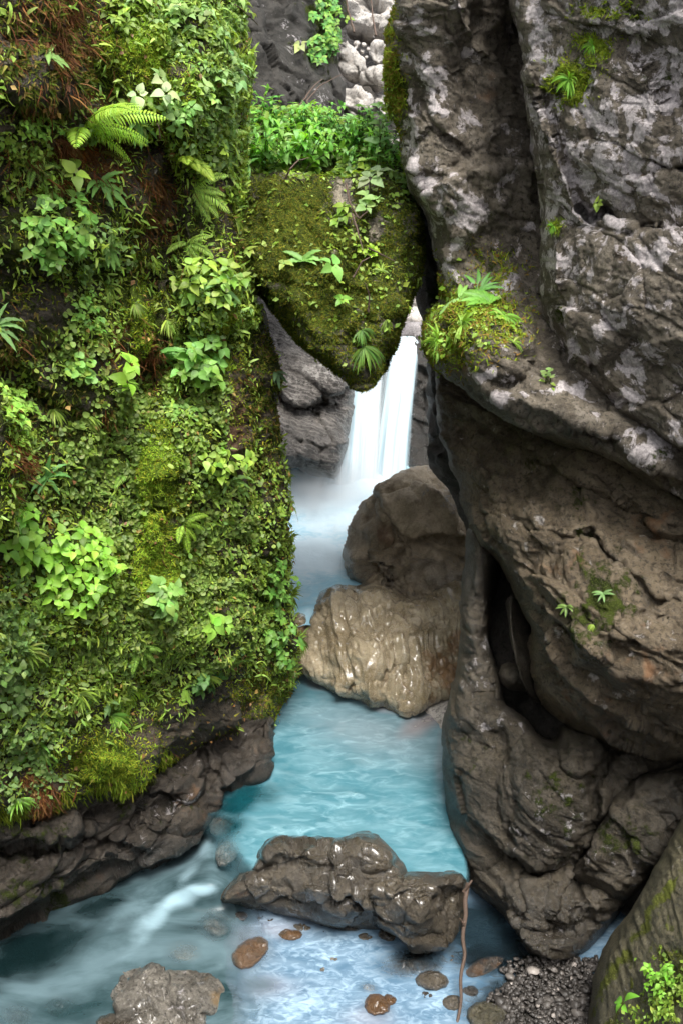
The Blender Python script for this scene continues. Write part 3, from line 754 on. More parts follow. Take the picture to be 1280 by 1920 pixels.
# ------------------------------------------------------------------ right side
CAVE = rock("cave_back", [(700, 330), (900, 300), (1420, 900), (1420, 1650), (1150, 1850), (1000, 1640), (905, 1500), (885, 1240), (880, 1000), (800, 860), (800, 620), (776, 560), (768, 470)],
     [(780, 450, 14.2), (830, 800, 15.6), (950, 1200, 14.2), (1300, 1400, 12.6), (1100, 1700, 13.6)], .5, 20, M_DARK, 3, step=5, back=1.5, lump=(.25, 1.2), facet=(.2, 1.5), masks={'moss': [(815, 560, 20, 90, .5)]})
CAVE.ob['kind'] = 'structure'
PILLAR = rock("pillar_cliff", [(690, -170), (738, -60), (742, 0), (730, 60), (722, 130), (720, 190), (738, 228), (756, 258), (750, 300), (768, 345), (790, 395), (806, 450), (822, 520), (828, 560), (803, 578), (788, 622), (792, 662), (812, 692),
     (850, 716), (900, 760), (980, 800), (1080, 840), (1180, 880), (1290, 960), (1480, 1020), (1480, 300), (1100, -60), (1000, -170)],
     [(750, -100, 11.2), (750, 200, 12.0), (870, 0, 10.9), (870, 300, 11.5), (960, 0, 11.9), (970, 200, 12.2), (1010, 400, 12.5), (1010, 540, 12.2), (800, 640, 12.6), (900, 640, 11.3), (1000, 700, 11.1), (1200, 850, 10.5), (1280, 940, 10.4), (830, 480, 12.2)],
     .9, 32, M_CLIFF, 4, step=3.0, back=1.0, lump=(.10, 1.1), fine=(.024, 7), facet=(.14, 1.5), facet2=(.04, 5), ridge=(.08, .8), strata=(.07, 1.4), shrink=.85,
     steps=[([(1030, 310), (960, 300), (880, 300), (840, 330)], .22, 10, 100), ([(880, 20), (940, 110), (1000, 190)], -.3, 14, 160), ([(745, 640), (812, 672), (900, 728), (1000, 765), (1150, 820), (1300, 920)][::1], .35, 14, 240)],
     bumps=[(900, 640, 110, 90, .45), (850, 400, 60, 90, .25, -20), (810, 210, 70, 120, .2), (760, 330, 30, 80, .2, -20), (895, 540, 80, 30, .15)],
     cracks=[([(880, 305), (950, 300), (1010, 305)], .12, 6), ([(790, 200), (830, 250), (880, 300)], .06, 5), ([(940, 410), (985, 415)], .06, 5)],
     masks={'lichen': [(800, 330, 100, 280, .36), (885, 115, 18, 18, .95), (835, 200, 36, 46, .55), (790, 290, 50, 60, .42), (880, 395, 44, 46, .8, 40), (950, 338, 18, 12, .7), (985, 425, 14, 8, .7), (850, 480, 26, 60, .6, 15), (800, 370, 26, 60, .45), (940, 460, 10, 20, .5), (960, 525, 30, 18, .4), (800, 600, 14, 40, .5),
                       (915, 705, 90, 14, .5, 12), (1000, 740, 80, 10, .55), (915, 265, 16, 14, .4), (1150, 720, 120, 40, .35), (1250, 820, 60, 60, .7, 40), (770, 30, 40, 50, .15)],
            'moss': [(890, 590, 90, 70, .62), (850, 640, 70, 50, .6), (740, 150, 18, 110, .8), (940, 490, 60, 40, .4), (1240, 740, 50, 22, .6, 20), (1240, 840, 40, 40, .3), (925, 400, 14, 20, .5)],
            'brown': [(930, 180, 60, 60, .5), (860, 690, 70, 30, .5), (900, 650, 80, 40, .35), (960, 500, 40, 30, .3)]})
PILLAR.ob['kind'] = 'structure'
FACE = rock("main_cliff", [(930, -170), (952, -60), (952, 0), (968, 60), (975, 150), (990, 240), (1004, 320), (1018, 400), (1014, 480), (1012, 540), (1006, 600), (1030, 640), (1062, 690), (1100, 730), (1150, 775), (1200, 800), (1290, 880), (1480, 960), (1480, -170)],
     [(960, -100, 10.2), (960, 200, 10.7), (1010, 560, 11.3), (1100, 100, 9.9), (1100, 600, 10.7), (1280, 0, 8.9), (1280, 400, 9.5), (1280, 850, 10.1), (1450, 400, 8.8)],
     1.0, 26, M_CLIFF, 5, step=2.8, back=3, lump=(.10, .8), fine=(.016, 8), facet=(.16, 1.1), facet2=(.04, 5), ridge=(.05, .7), strata=(.045, 1.2), jit=2.6, shrink=.9,
     steps=[([(1290, 425), (1230, 425), (1200, 432), (1150, 405), (1110, 412), (1085, 395), (1060, 350), (1045, 300)], .20, 8, 120), ([(1290, 320), (1230, 318), (1195, 330)], .08, 6, 50), ([(1010, 560), (1060, 620), (1110, 680), (1150, 740)][::-1], -.1, 10, 70)],
     bumps=[(1130, 240, 120, 160, .25), (1100, 560, 110, 130, .2), (1240, 560, 100, 140, .2), (1010, 480, 34, 120, .12)],
     cracks=[([(1085, 392), (1110, 410), (1135, 396), (1165, 415), (1210, 432), (1290, 425)], .28, 4.5), ([(1195, 330), (1240, 318), (1290, 316)], .2, 4), ([(1040, 180), (1060, 290), (1040, 370)], .04, 5), ([(1010, 560), (1050, 610), (1100, 660), (1130, 720)], .08, 6)],
     masks={'lichen': [(1130, 200, 300, 560, .44), (1180, 640, 160, 140, .32), (1010, 60, 44, 130, .50, -8), (1230, 40, 70, 60, .62), (1155, 180, 34, 30, .5), (1120, 250, 80, 70, .42), (1125, 310, 36, 70, .62), (1040, 460, 34, 130, .62, 8), (1130, 590, 36, 60, .72), (1070, 560, 60, 60, .36), (1230, 590, 50, 60, .48), (1150, 670, 80, 60, .50, 30), (1265, 290, 24, 40, .5), (1120, 100, 50, 60, .3), (1275, 400, 14, 60, .5), (1200, 500, 120, 90, .22), (1150, 750, 60, 30, .55), (1020, 300, 24, 90, .45), (1070, 130, 40, 30, .4)],
            'moss': [(1110, 90, 60, 60, .42), (1060, 150, 50, 50, .5), (1150, 20, 80, 30, .4), (1035, 600, 30, 30, .3), (1200, 120, 90, 60, .25)],
            'brown': [(1180, 350, 110, 60, .4), (1200, 480, 120, 90, .35), (1200, 230, 90, 80, .3), (1100, 110, 80, 60, .4)]})
FACE.ob['kind'] = 'structure'
BULGE = rock("lower_cliff", [(812, 640), (814, 700), (820, 770), (826, 830), (840, 880), (858, 905), (864, 950), (874, 990), (892, 1030), (925, 1040), (938, 1075), (962, 1108), (985, 1150), (1000, 1195), (992, 1260), (1012, 1310), (1042, 1345), (1090, 1375), (1150, 1405), (1220, 1425), (1480, 1450), (1480, 640)],
     [(820, 720, 14.0), (900, 780, 13.2), (1000, 860, 12.2), (1150, 950, 11.4), (1280, 1000, 10.9), (850, 900, 13.2), (900, 1000, 12.4), (1000, 1100, 11.6), (1150, 1200, 10.7), (1280, 1200, 10.3), (1050, 1320, 11.8), (1280, 1400, 11.2)],
     .9, 40, M_LOWER, 6, step=2.8, back=2.0, lump=(.08, 1.1), fine=(.024, 7), facet=(.18, 1.4), facet2=(.05, 5), ridge=(.06, .7), strata=(.16, 1.5), jit=2.0,
     steps=[([(850, 770), (930, 815), (1010, 870), (1090, 900), (1160, 940), (1230, 990), (1300, 1020)][::1], .22, 10, 130), ([(1020, 990), (1060, 1008), (1110, 1000), (1160, 1050), (1200, 1090), (1230, 1130), (1300, 1130)][::-1], -.10, 8, 60), ([(1040, 1230), (1100, 1300), (1180, 1360), (1290, 1390)][::1], .2, 14, 80)],
     bumps=[(1080, 1140, 120, 120, .3), (1180, 1260, 130, 110, .35), (1000, 960, 120, 80, .15)],
     cracks=[([(925, 815), (950, 860), (985, 940)], .07, 4), ([(1020, 985), (1050, 1005), (1110, 1000), (1150, 1050), (1200, 1085), (1230, 1125), (1300, 1130)], .12, 4.5), ([(1150, 920), (1190, 960), (1240, 975), (1290, 990)], .10, 4), ([(860, 800), (900, 870), (930, 910)], .08, 5), ([(1130, 1150), (1190, 1210)], .04, 4), ([(1240, 1080), (1290, 1095)], .05, 4)],
     masks={'brown': [(1240, 1000, 90, 60, .5), (1200, 1240, 120, 110, .35), (1060, 1060, 90, 60, .4), (1100, 1330, 120, 40, .5, 25), (980, 1060, 70, 60, .3), (900, 800, 80, 60, .2)],
            'moss': [(1130, 1120, 70, 90, .62), (1100, 1180, 60, 60, .5), (1060, 940, 60, 40, .35), (1090, 1000, 40, 30, .3), (980, 880, 60, 30, .2)],
            'lichen': [(1100, 1190, 90, 40, .2), (1110, 1277, 10, 8, .9), (1000, 1010, 90, 60, .12), (1200, 1300, 90, 40, .14), (905, 965, 14, 12, .3)], 'wet': [(1150, 1380, 160, 50, .6), (1200, 1100, 100, 60, .25)]})
BULGE.ob['kind'] = 'structure'
COLUMN = rock("rock_column", [(872, 985), (868, 1060), (862, 1130), (862, 1200), (858, 1270), (842, 1310), (826, 1360), (824, 1410), (830, 1470), (838, 1520), (848, 1570), (858, 1620), (872, 1655), (905, 1690), (940, 1715), (958, 1750), (985, 1790), (1030, 1808), (1080, 1806), (1112, 1780), (1150, 1720), (1200, 1660), (1250, 1590), (1300, 1480), (1300, 1400),
     (1180, 1390), (1090, 1370), (1052, 1352), (1052, 1392), (1010, 1386), (985, 1350), (936, 1318), (928, 1260), (915, 1200), (912, 1120), (925, 1060), (930, 1020), (905, 990)],
     [(885, 1030, 12.9), (885, 1250, 13.0), (840, 1400, 13.2), (950, 1400, 12.6), (950, 1600, 12.5), (870, 1620, 13.2), (1050, 1750, 12.45), (1030, 1810, 12.2), (950, 1750, 12.5), (1200, 1500, 12.4), (1290, 1430, 12.2), (1100, 1500, 12.3)],
     .7, 34, M_COLUMN, 7, step=2.6, back=1.6, lump=(.05, 1.0), fine=(.016, 9), facet=(.10, 1.0), facet2=(.03, 5), ridge=(.03, .8), strata=(.08, 2.2), shrink=.8, jit=1.8,
     steps=[([(930, 1320), (945, 1400), (965, 1500), (960, 1600), (950, 1680)][::-1], -.12, 16, 120), ([(960, 1600), (1000, 1630), (1050, 1620), (1100, 1590), (1130, 1540)][::1], .3, 12, 70), ([(1270, 1420), (1200, 1450), (1150, 1500), (1110, 1560), (1080, 1620)][::-1], .3, 10, 60)],
     bumps=[(1040, 1480, 110, 130, .3), (1085, 1410, 40, 50, .2), (900, 1500, 60, 130, .2), (900, 1340, 60, 40, .1), (1000, 1700, 50, 60, .2), (1060, 1700, 34, 44, .2), (1110, 1690, 34, 34, .2), (1030, 1775, 60, 30, .25)],
     cracks=[([(1150, 1400), (1110, 1480), (1120, 1540), (1070, 1610), (1010, 1640), (965, 1610)], .25, 9), ([(1030, 1640), (1020, 1700), (1035, 1740)], .12, 5), ([(1080, 1640), (1085, 1700), (1070, 1740)], .12, 5), ([(975, 1640), (985, 1700), (980, 1740)], .10, 5), ([(960, 1745), (1050, 1750), (1110, 1730)], .12, 6)],
     masks={'moss': [(1050, 1500, 80, 80, .38), (880, 1400, 40, 120, .22), (1030, 1600, 60, 30, .3)], 'lichen': [(895, 1240, 30, 90, .18), (910, 1365, 12, 14, .5), (1040, 1540, 90, 60, .16), (920, 1330, 60, 50, .12)], 'brown': [(1130, 1440, 60, 40, .3), (870, 1200, 30, 150, .3), (1000, 1640, 60, 20, .4)], 'wet': [(1030, 1730, 130, 90, .9), (885, 1180, 30, 180, .5)]})
tag(COLUMN.ob, "tall dark grey boulder standing in the pool under the right cliff, with a cave hollow", "boulder")
CREVR = rock("slab_rock", [(952, 1112), (968, 1120), (985, 1160), (1000, 1210), (1012, 1260), (1010, 1330), (985, 1300), (968, 1250), (956, 1190)], [(980, 1200, 12.9), (970, 1120, 13.1), (1000, 1300, 12.8)], .2, 14, M_COLUMN, 8, step=3, back=1.2, lump=(.05, 2))
tag(CREVR.ob, "thin smooth grey slab wedged upright inside the cave hollow of the right cliff", "rock")
CREVB = rock("cave_stone", [(934, 1250), (950, 1238), (975, 1245), (1000, 1270), (1005, 1300), (975, 1296), (950, 1300), (932, 1280)], [(965, 1270, 12.9), (940, 1260, 13.0)], .3, 22, M_COLUMN, 9, step=3, back=.6, lump=(.05, 2))
tag(CREVB.ob, "rounded grey stone lying at the bottom of the cave hollow", "stone")
CHUNK = rock("rock_block", [(1100, 1590), (1135, 1530), (1150, 1490), (1200, 1450), (1300, 1440), (1300, 1560), (1262, 1580), (1220, 1640), (1180, 1690), (1130, 1680), (1105, 1660), (1060, 1640)],
     [(1110, 1600, 12.2), (1200, 1500, 11.9), (1280, 1470, 11.8), (1180, 1650, 12.1), (1270, 1560, 11.7)], .5, 30, M_COLUMN, 10, step=2.8, back=1.0, lump=(.1, 2), strata=(.10, 2.5), facet=(.12, 2), facet2=(.04, 6), stri=(.02, (.5, 0, -.8), 6),
     masks={'moss': [(1170, 1570, 60, 60, .5)], 'lichen': [(1150, 1620, 60, 40, .2)], 'wet': [(1250, 1500, 60, 60, .6)]})
tag(CHUNK.ob, "dark greenish broken block leaning between the column boulder and the mossy slab", "boulder")
SLAB = rock("mossy_slab", [(1480, 1200), (1300, 1488), (1275, 1540), (1236, 1610), (1196, 1680), (1160, 1730), (1128, 1778), (1110, 1840), (1100, 1925), (1085, 2100), (1480, 2100)],
     [(1290, 1500, 11.0), (1130, 1800, 11.2), (1100, 2050, 10.6), (1280, 1700, 10.1), (1280, 1900, 9.6), (1450, 1800, 8.8)], .6, 30, M_SLAB, 12, step=2.6, back=1.6, lump=(.05, 1), fine=(.012, 9),
     stri=(.03, (.86, 0, .51), 7.0), masks={'moss': [(1200, 1750, 14, 260, .7, 32), (1270, 1830, 80, 200, .42, 32), (1160, 1900, 20, 160, .5, 25)], 'brown': [(1260, 1900, 60, 60, .25)]})
tag(SLAB.ob, "slanting olive green rock slab with long mossy grooves in the bottom right corner", "rock slab")

# ------------------------------------------------------------------ wedged boulder and the rocks of the stream
CHOCK = rock("wedged_boulder", [(418, 330), (440, 305), (500, 322), (560, 318), (640, 330), (700, 322), (748, 312), (764, 345), (788, 395), (798, 450), (790, 500), (768, 560), (750, 625), (728, 670), (712, 712), (692, 733), (664, 734), (640, 712), (628, 700), (590, 668), (545, 632), (510, 596), (488, 552), (455, 520), (425, 500), (410, 420)],
     [(440, 330, 12.9), (600, 330, 12.9), (750, 330, 12.9), (440, 500, 12.6), (600, 500, 11.9), (760, 500, 12.6), (680, 720, 12.5), (600, 640, 12.3)],
     .9, 44, M_CHOCK, 13, step=2.4, back=.5, lump=(.10, 1.3), fine=(.03, 8), facet=(.14, 1.6), ridge=(.16, .9), jit=2.0,
     steps=[([(480, 540), (560, 625), (640, 690), (700, 700), (760, 600), (800, 470)][::-1], -.25, 12, 60)],
     masks={'moss': [(600, 460, 260, 240, .9), (640, 380, 30, 60, -.55), (650, 400, 60, 30, -.35), (700, 430, 26, 20, -.55), (625, 475, 12, 14, -.6), (560, 336, 36, 12, -.9), (700, 335, 30, 12, -.6), (690, 720, 60, 20, -.4), (760, 470, 30, 60, .1)],
            'lichen': [(560, 336, 34, 10, .9), (640, 375, 16, 34, .75), (655, 345, 12, 24, .5), (702, 432, 18, 14, .55), (625, 478, 9, 12, .7), (712, 338, 24, 8, .6), (664, 480, 8, 8, .5), (690, 500, 8, 8, .5), (665, 545, 6, 8, .5)], 'brown': [(740, 570, 60, 40, .5), (700, 440, 60, 40, .3), (505, 545, 20, 20, .6)]})
tag(CHOCK.ob, "large heart-shaped mossy boulder wedged between the two cliffs above the waterfall", "boulder")
FARL = rock("banded_rock", [(470, 560), (505, 575), (520, 610), (560, 640), (600, 660), (650, 700), (668, 740), (645, 850), (628, 905), (560, 872), (525, 892), (470, 900)],
     [(500, 600, 19.8), (640, 740, 19.4), (520, 850, 18.9), (600, 700, 19.2), (620, 880, 19.4)], .8, 30, M_FAR, 14, step=2.6, back=1.5, lump=(.15, .9), fine=(.035, 5), facet=(.30, 1.0), facet2=(.08, 3.5), stri=(.02, (.7, 0, .7), 2),
     steps=[([(520, 740), (560, 765), (610, 750), (640, 735)][::1], .35, 6, 90)], cracks=[([(520, 740), (560, 766), (612, 752), (640, 735)], .25, 4), ([(600, 755), (590, 800), (560, 830)], .10, 4)],
     masks={'lichen': [(590, 700, 50, 30, .42), (545, 750, 30, 24, .40), (500, 590, 20, 20, .6), (560, 640, 40, 30, .3)], 'wet': [(560, 830, 100, 50, .7)]})
tag(FARL.ob, "grey banded rock face behind the wedged boulder, left of the falling water", "rock")
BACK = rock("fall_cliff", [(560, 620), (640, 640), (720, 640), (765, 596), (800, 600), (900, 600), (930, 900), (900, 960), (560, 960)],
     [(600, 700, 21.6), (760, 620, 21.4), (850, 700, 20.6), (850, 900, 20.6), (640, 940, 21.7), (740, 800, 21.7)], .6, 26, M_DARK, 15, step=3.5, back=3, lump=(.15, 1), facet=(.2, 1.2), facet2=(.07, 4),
     masks={'lichen': [(775, 615, 50, 22, 1.0)], 'wet': [(740, 800, 200, 200, .8)]})
BACK.ob['kind'] = 'structure'
TOPS = rock("pale_boulder", [(735, 585), (770, 570), (800, 580), (830, 610), (830, 645), (780, 642), (745, 640), (725, 625)], [(780, 610, 21.9)], .5, 26, M_PALE, 16, step=3, back=1.0, lump=(.1, 2), facet=(.1, 3))
tag(TOPS.ob, "whitish rock at the lip of the waterfall", "rock")
B2 = rock("tan_boulder", [(650, 1010), (655, 985), (680, 955), (712, 915), (735, 893), (765, 880), (800, 872), (828, 868), (850, 890), (900, 930), (930, 1000), (930, 1180), (860, 1200), (800, 1190), (740, 1160), (690, 1112), (655, 1095), (645, 1050)],
     [(660, 1000, 17.6), (700, 1090, 17.15), (760, 960, 17.3), (830, 880, 18.0), (860, 1000, 17.2), (800, 1130, 16.95), (900, 1180, 16.7)], .75, 30, M_TAN, 17, step=2.2, back=1.2, lump=(.06, 1.0), fine=(.012, 5), facet=(.50, .8), facet2=(.09, 3), jit=1.4, ridge=(.26, .7), strata=(.05, 2.0), sit=.7, aniso=1.2,
     steps=[([(730, 940), (725, 990), (745, 1040), (760, 1100)], -.0, 10, 50), ([(870, 1010), (800, 1000), (745, 1010), (735, 1060)][::-1], .5, 10, 90)], bumps=[(700, 1040, 60, 70, .25), (800, 940, 90, 60, .25)],
     masks={'lichen': [(800, 880, 60, 16, .35), (840, 930, 40, 40, .28)], 'brown': [(720, 1000, 60, 80, .5), (690, 1070, 50, 40, .55), (800, 880, 30, 10, .4)], 'wet': [(800, 1090, 130, 60, .95), (660, 1080, 30, 40, .8), (740, 1100, 60, 30, .9)]})
tag(B2.ob, "large angular tan boulder in front of the waterfall, the upper of two tan boulders", "boulder")
B1 = rock("wet_boulder", [(556, 1240), (560, 1190), (578, 1160), (584, 1125), (600, 1108), (630, 1100), (665, 1103), (700, 1099), (735, 1106), (752, 1128), (775, 1136), (795, 1132), (812, 1108), (835, 1094), (862, 1086), (920, 1080), (920, 1300), (858, 1306), (830, 1312), (790, 1330), (755, 1356), (735, 1335), (690, 1320), (640, 1306), (600, 1282), (568, 1262)],
     [(570, 1200, 16.5), (600, 1120, 16.6), (700, 1110, 16.5), (780, 1150, 16.4), (860, 1090, 16.6), (850, 1300, 15.8), (755, 1352, 15.5), (600, 1275, 16.1), (700, 1220, 15.6)],
     .7, 34, M_WET, 18, step=2.0, back=1.1, lump=(.06, 1.2), fine=(.022, 4.5), facet=(.16, 1.1), facet2=(.05, 3), jit=1.4, stri=(.20, (1, .15, .05), 2.6), dip=(1, 0, .1), aniso=2.0, ridge=(.06, 1.1), sit=.75,
     cracks=[([(775, 1136), (765, 1190), (760, 1260), (755, 1350)], .10, 8), ([(650, 1290), (700, 1275), (745, 1245)], .10, 4), ([(800, 1280), (850, 1240)], .06, 4)],
     masks={'brown': [(840, 1250, 60, 80, .8), (575, 1220, 20, 60, .7), (700, 1180, 60, 60, -.3), (720, 1290, 90, 30, .3)], 'wet': [(720, 1220, 300, 200, 1)]})
tag(B1.ob, "glistening wet tan boulder with vertical flutes, at the head of the turquoise pool", "boulder")
LEDGE = rock("ledge_stone", [(535, 1148), (560, 1143), (582, 1148), (575, 1180), (568, 1230), (570, 1262), (540, 1262), (530, 1200)], [(560, 1160, 16.8), (560, 1240, 16.2)], .3, 16, M_WET, 19, step=2.5, back=1.0, lump=(.06, 2), masks={'brown': [(560, 1220, 30, 60, .9)], 'wet': [(560, 1200, 60, 90, 1)]})
tag(LEDGE.ob, "narrow wet brown rock ledge between the mossy wall and the fluted wet boulder", "rock")
APRON = rock("submerged_rock", [(700, 1345), (755, 1330), (800, 1318), (840, 1300), (860, 1300), (860, 1400), (820, 1408), (780, 1390), (745, 1370)], [(760, 1350, 15.72), (845, 1300, 15.9), (840, 1400, 15.2)], .25, 40, M_PALE, 20, step=3, back=.5, lump=(.05, 2))
tag(APRON.ob, "pale rock just under the water at the foot of the fluted wet boulder", "rock")
BAR = rock("long_boulder", [(400, 1692), (420, 1665), (455, 1636), (475, 1600), (492, 1574), (515, 1560), (536, 1564), (548, 1576), (580, 1566), (610, 1572), (640, 1576), (655, 1564), (690, 1557), (715, 1566), (730, 1590), (752, 1606), (770, 1650), (770, 1705), (735, 1745), (690, 1745), (640, 1744), (580, 1732), (520, 1715), (470, 1700), (430, 1698)],
     [(420, 1680, 12.9), (510, 1570, 12.95), (700, 1565, 12.9), (740, 1620, 12.5), (480, 1705, 13.0), (550, 1724, 12.9), (700, 1740, 12.8), (600, 1650, 12.4)],
     .6, 34, M_WETDARK, 21, step=1.9, back=1.0, lump=(.05, 1.8), fine=(.006, 6), facet=(.34, 1.1), facet2=(.08, 3.2), jit=1.5, ridge=(.07, 1.0), strata=(.06, 3), sit=.8, aniso=1.3, dip=(.3, .8, .5),
     bumps=[(700, 1590, 50, 40, .2), (520, 1590, 36, 34, .2, -30), (620, 1680, 80, 40, .22), (455, 1670, 50, 24, .15, -20), (590, 1600, 60, 30, .12)], steps=[([(440, 1690), (490, 1620), (600, 1600), (680, 1650)], .0, 10, 50)],
     cracks=[([(475, 1640), (530, 1610), (560, 1585)], .07, 6), ([(640, 1580), (650, 1640), (700, 1680)], .07, 6)],
     masks={'wet': [(590, 1640, 300, 150, .9)], 'brown': [(430, 1680, 60, 20, .5), (640, 1720, 120, 14, .6)]})
tag(BAR.ob, "long glossy brown boulder lying across the outlet of the turquoise pool", "boulder")
BAR2 = rock("square_boulder", [(690, 1652), (730, 1640), (752, 1632), (790, 1638), (830, 1634), (868, 1634), (884, 1650), (878, 1700), (862, 1745), (840, 1770), (800, 1788), (762, 1790), (750, 1760), (715, 1748), (690, 1735)],
     [(720, 1660, 12.3), (870, 1640, 12.4), (790, 1700, 12.1), (790, 1785, 12.6), (860, 1740, 12.75)], .5, 34, M_WETDARK, 22, step=1.9, back=.9, lump=(.05, 2), fine=(.006, 6), facet=(.32, 1.3), facet2=(.08, 3.5), jit=1.5, ridge=(.07, 1.2), strata=(.05, 3), sit=.8, aniso=1.3,
     bumps=[(758, 1690, 40, 34, .14), (810, 1730, 50, 44, .15)], steps=[([(880, 1665), (820, 1675), (760, 1668), (710, 1690)][::-1], .10, 8, 40)], masks={'wet': [(790, 1660, 100, 40, .8)], 'brown': [(790, 1760, 60, 30, .3)]})
tag(BAR2.ob, "blocky brown boulder joined to the right end of the long glossy boulder", "boulder")
GREYB = rock("grey_boulder", [(205, 1858), (216, 1830), (240, 1808), (266, 1793), (295, 1791), (318, 1803), (342, 1818), (372, 1815), (402, 1826), (420, 1842), (425, 1870), (415, 1905), (395, 1930), (380, 1990), (240, 1990), (222, 1925), (204, 1895)],
     [(230, 1830, 12.3), (400, 1840, 12.2), (300, 1800, 12.4), (310, 1900, 11.7), (310, 1980, 11.5)], .5, 44, M_GREY, 23, step=1.8, back=.9, lump=(.10, 1.6), fine=(.03, 6), facet=(.34, 1.7), facet2=(.12, 4.5), jit=1.4, dip=(.6, .2, .7), aniso=1.7,
     masks={'lichen': [(330, 1880, 60, 50, .15)], 'brown': [(410, 1880, 20, 50, .8), (240, 1930, 40, 30, .3)], 'wet': [(400, 1900, 40, 60, .8), (225, 1860, 30, 60, .5)]})
tag(GREYB.ob, "big pale grey banded boulder in the stream at the bottom of the picture", "boulder")
def stone(name, label, cx, cy, rx, ry, z, mat, seed, rot=0, th=.8, masks=None, cat="stone", bury=.0, group=None):
    if 'stone' in name and name[:4] in ('brow', 'dark'): rx *= 1.25; ry *= 1.3
    n = 10; rng = np.random.default_rng(seed); a = np.arange(n) / n * 2 * np.pi; r = rng.uniform(.82, 1.12, n)
    c_, s_ = math.cos(math.radians(rot)), math.sin(math.radians(rot)); X = rx * r * np.cos(a); Y = ry * r * np.sin(a)
    poly = list(zip(cx + X * c_ - Y * s_, cy + X * s_ + Y * c_))
    d0 = float(wd(cx, cy, z)); m = d0 * TAN / 960; h = min(rx, ry) * m
    zf = lambda px, py: wd(px, py, z + bury) - (.95 if z > ZL - .05 else .5) * h * th
    S = rock(name, poly, zf, h * th, min(rx, ry) * .95, mat, seed, step=1.7 if rx < 60 else 2.4, back=h * 1.6, lump=(h * .35, .9 / h * .6), fine=(h * .06, 12), facet=(h * .45, .9 / h), facet2=(h * .12, 3 / h), jit=.8, masks=masks)
    return tag(S.ob, label, cat, group)
ZL, ZP, ZU = -10.0, -9.3, -8.5
WM = {'wet': [(640, 1800, 900, 300, 1)]}
stone("brown_stone", "oval amber brown stone wet and rising from the pale blue water", 470, 1786, 36, 24, ZL, M_WETDARK, 41, -35, masks={'wet': [(470, 1786, 90, 90, .9)], 'brown': [(465, 1790, 60, 60, 1)]})
stone("brown_stone", "small wet brown stone just below the long glossy boulder", 545, 1752, 22, 11, ZL, M_WETDARK, 42, 0, masks={'brown': [(545, 1752, 40, 30, .8)]})
stone("brown_stone", "lumpy rusty brown stone in the blue water near the bottom edge", 706, 1886, 26, 22, ZL, M_WETDARK, 43, 30, masks={'brown': [(700, 1890, 60, 60, 1)]})
stone("brown_stone", "small knob of rusty stone touching the lumpy brown stone", 730, 1874, 13, 10, ZL, M_WETDARK, 44, 30, masks={'brown': [(730, 1870, 60, 60, 1)]})
stone("grey_stone", "tiny pale stone breaking the blue water, the larger of two", 630, 1799, 13, 6, ZL, M_GREY, 45)
stone("grey_stone", "tiny pale stone breaking the blue water, the smaller of two", 604, 1818, 8, 6, ZL, M_GREY, 46)
stone("dark_stone", "glossy dark rounded stone right of the rusty stone, near the hanging branch", 810, 1838, 31, 19, ZL, M_WETDARK, 47, 5, masks=WM, th=.9)
stone("dark_stone", "dark wet rock under the blocky boulder, half in the water", 770, 1808, 62, 26, ZL - .12, M_WETDARK, 48, 10, masks=WM)
stone("dark_stone", "wet brown stone wedged under the left edge of the blocky boulder", 724, 1752, 18, 12, ZL, M_WETDARK, 49, 20, masks=WM)
stone("flat_rock", "flat dark reddish rock lying behind the hanging branch", 905, 1812, 48, 17, ZL, M_DARK, 50, -22, masks={'brown': [(900, 1810, 90, 60, .6)], 'wet': [(900, 1810, 90, 90, .6)]}, th=.4)
stone("olive_stone", "large smooth olive stone at the bottom edge beside the gravel", 912, 1905, 46, 32, ZL + .02, M_SLAB, 51, -5, masks={'wet': [(912, 1900, 90, 90, .8)]})
stone("brown_stone", "dark brown rock at the foot of the grey boulder on the bottom edge", 230, 1925, 46, 24, ZL + .02, M_WETDARK, 52, 10, masks=WM)
stone("sunken_stone", "blurred sunken stone in the teal stream near the lower left corner", 112, 1880, 42, 34, ZL - .2, M_GREY, 53, -20, masks=WM)
stone("sunken_stone", "pale sunken stone in the very bottom left corner of the stream", 30, 1905, 46, 30, ZL - .3, M_GREY, 54, 0)
stone("sunken_stone", "pale sunken stone just above the big grey boulder", 345, 1785, 40, 24, ZL - .26, M_TAN, 55, 10)
stone("sunken_stone", "tan sunken stone below the left tip of the long boulder", 405, 1738, 34, 20, ZL - .10, M_GREY, 56, 20, masks=WM)
stone("sunken_stone", "brown sunken ledge touching the left tip of the long boulder", 430, 1712, 46, 16, ZL - .04, M_WETDARK, 57, 12, masks=WM)
0 and stone("sunken_stone", "faint pink sunken stone in the middle of the pale blue water", 492, 1845, 34, 22, ZL - .06, M_TAN, 58, 0)
stone("sunken_stone", "pale sunken stone beside the rusty stone group", 690, 1853, 22, 12, ZL - .05, M_TAN, 59, 0)
stone("sunken_stone", "large grey sunken rock splitting the water at the pool's left outlet", 432, 1592, 26, 44, -9.62, M_GREY, 60, 22, masks=WM)
stone("brown_stone", "brown stone on the waterline at the end of the undercut cliff", 418, 1548, 24, 18, -9.4, M_UNDER, 61, -30, masks=WM)
for i, (a, b, r1, r2, c) in enumerate([(848, 1880, 26, 20, M_WETDARK), (880, 1858, 24, 14, M_DARK), (1000, 1800, 30, 12, M_DARK), (640, 1738, 40, 9, M_DARK), (250, 1900, 14, 9, M_TAN)]):
    stone("stream_stone", ["small dark wet stone left of the branch's foot", "dark stone between the branch and the gravel", "dark wet stone under the column boulder", "dark flat stone in the shade under the long boulder", "small orange tan stone at the left foot of the grey boulder"][i], a, b, r1, r2, ZL - .01, c, 70 + i, 8, masks=WM)
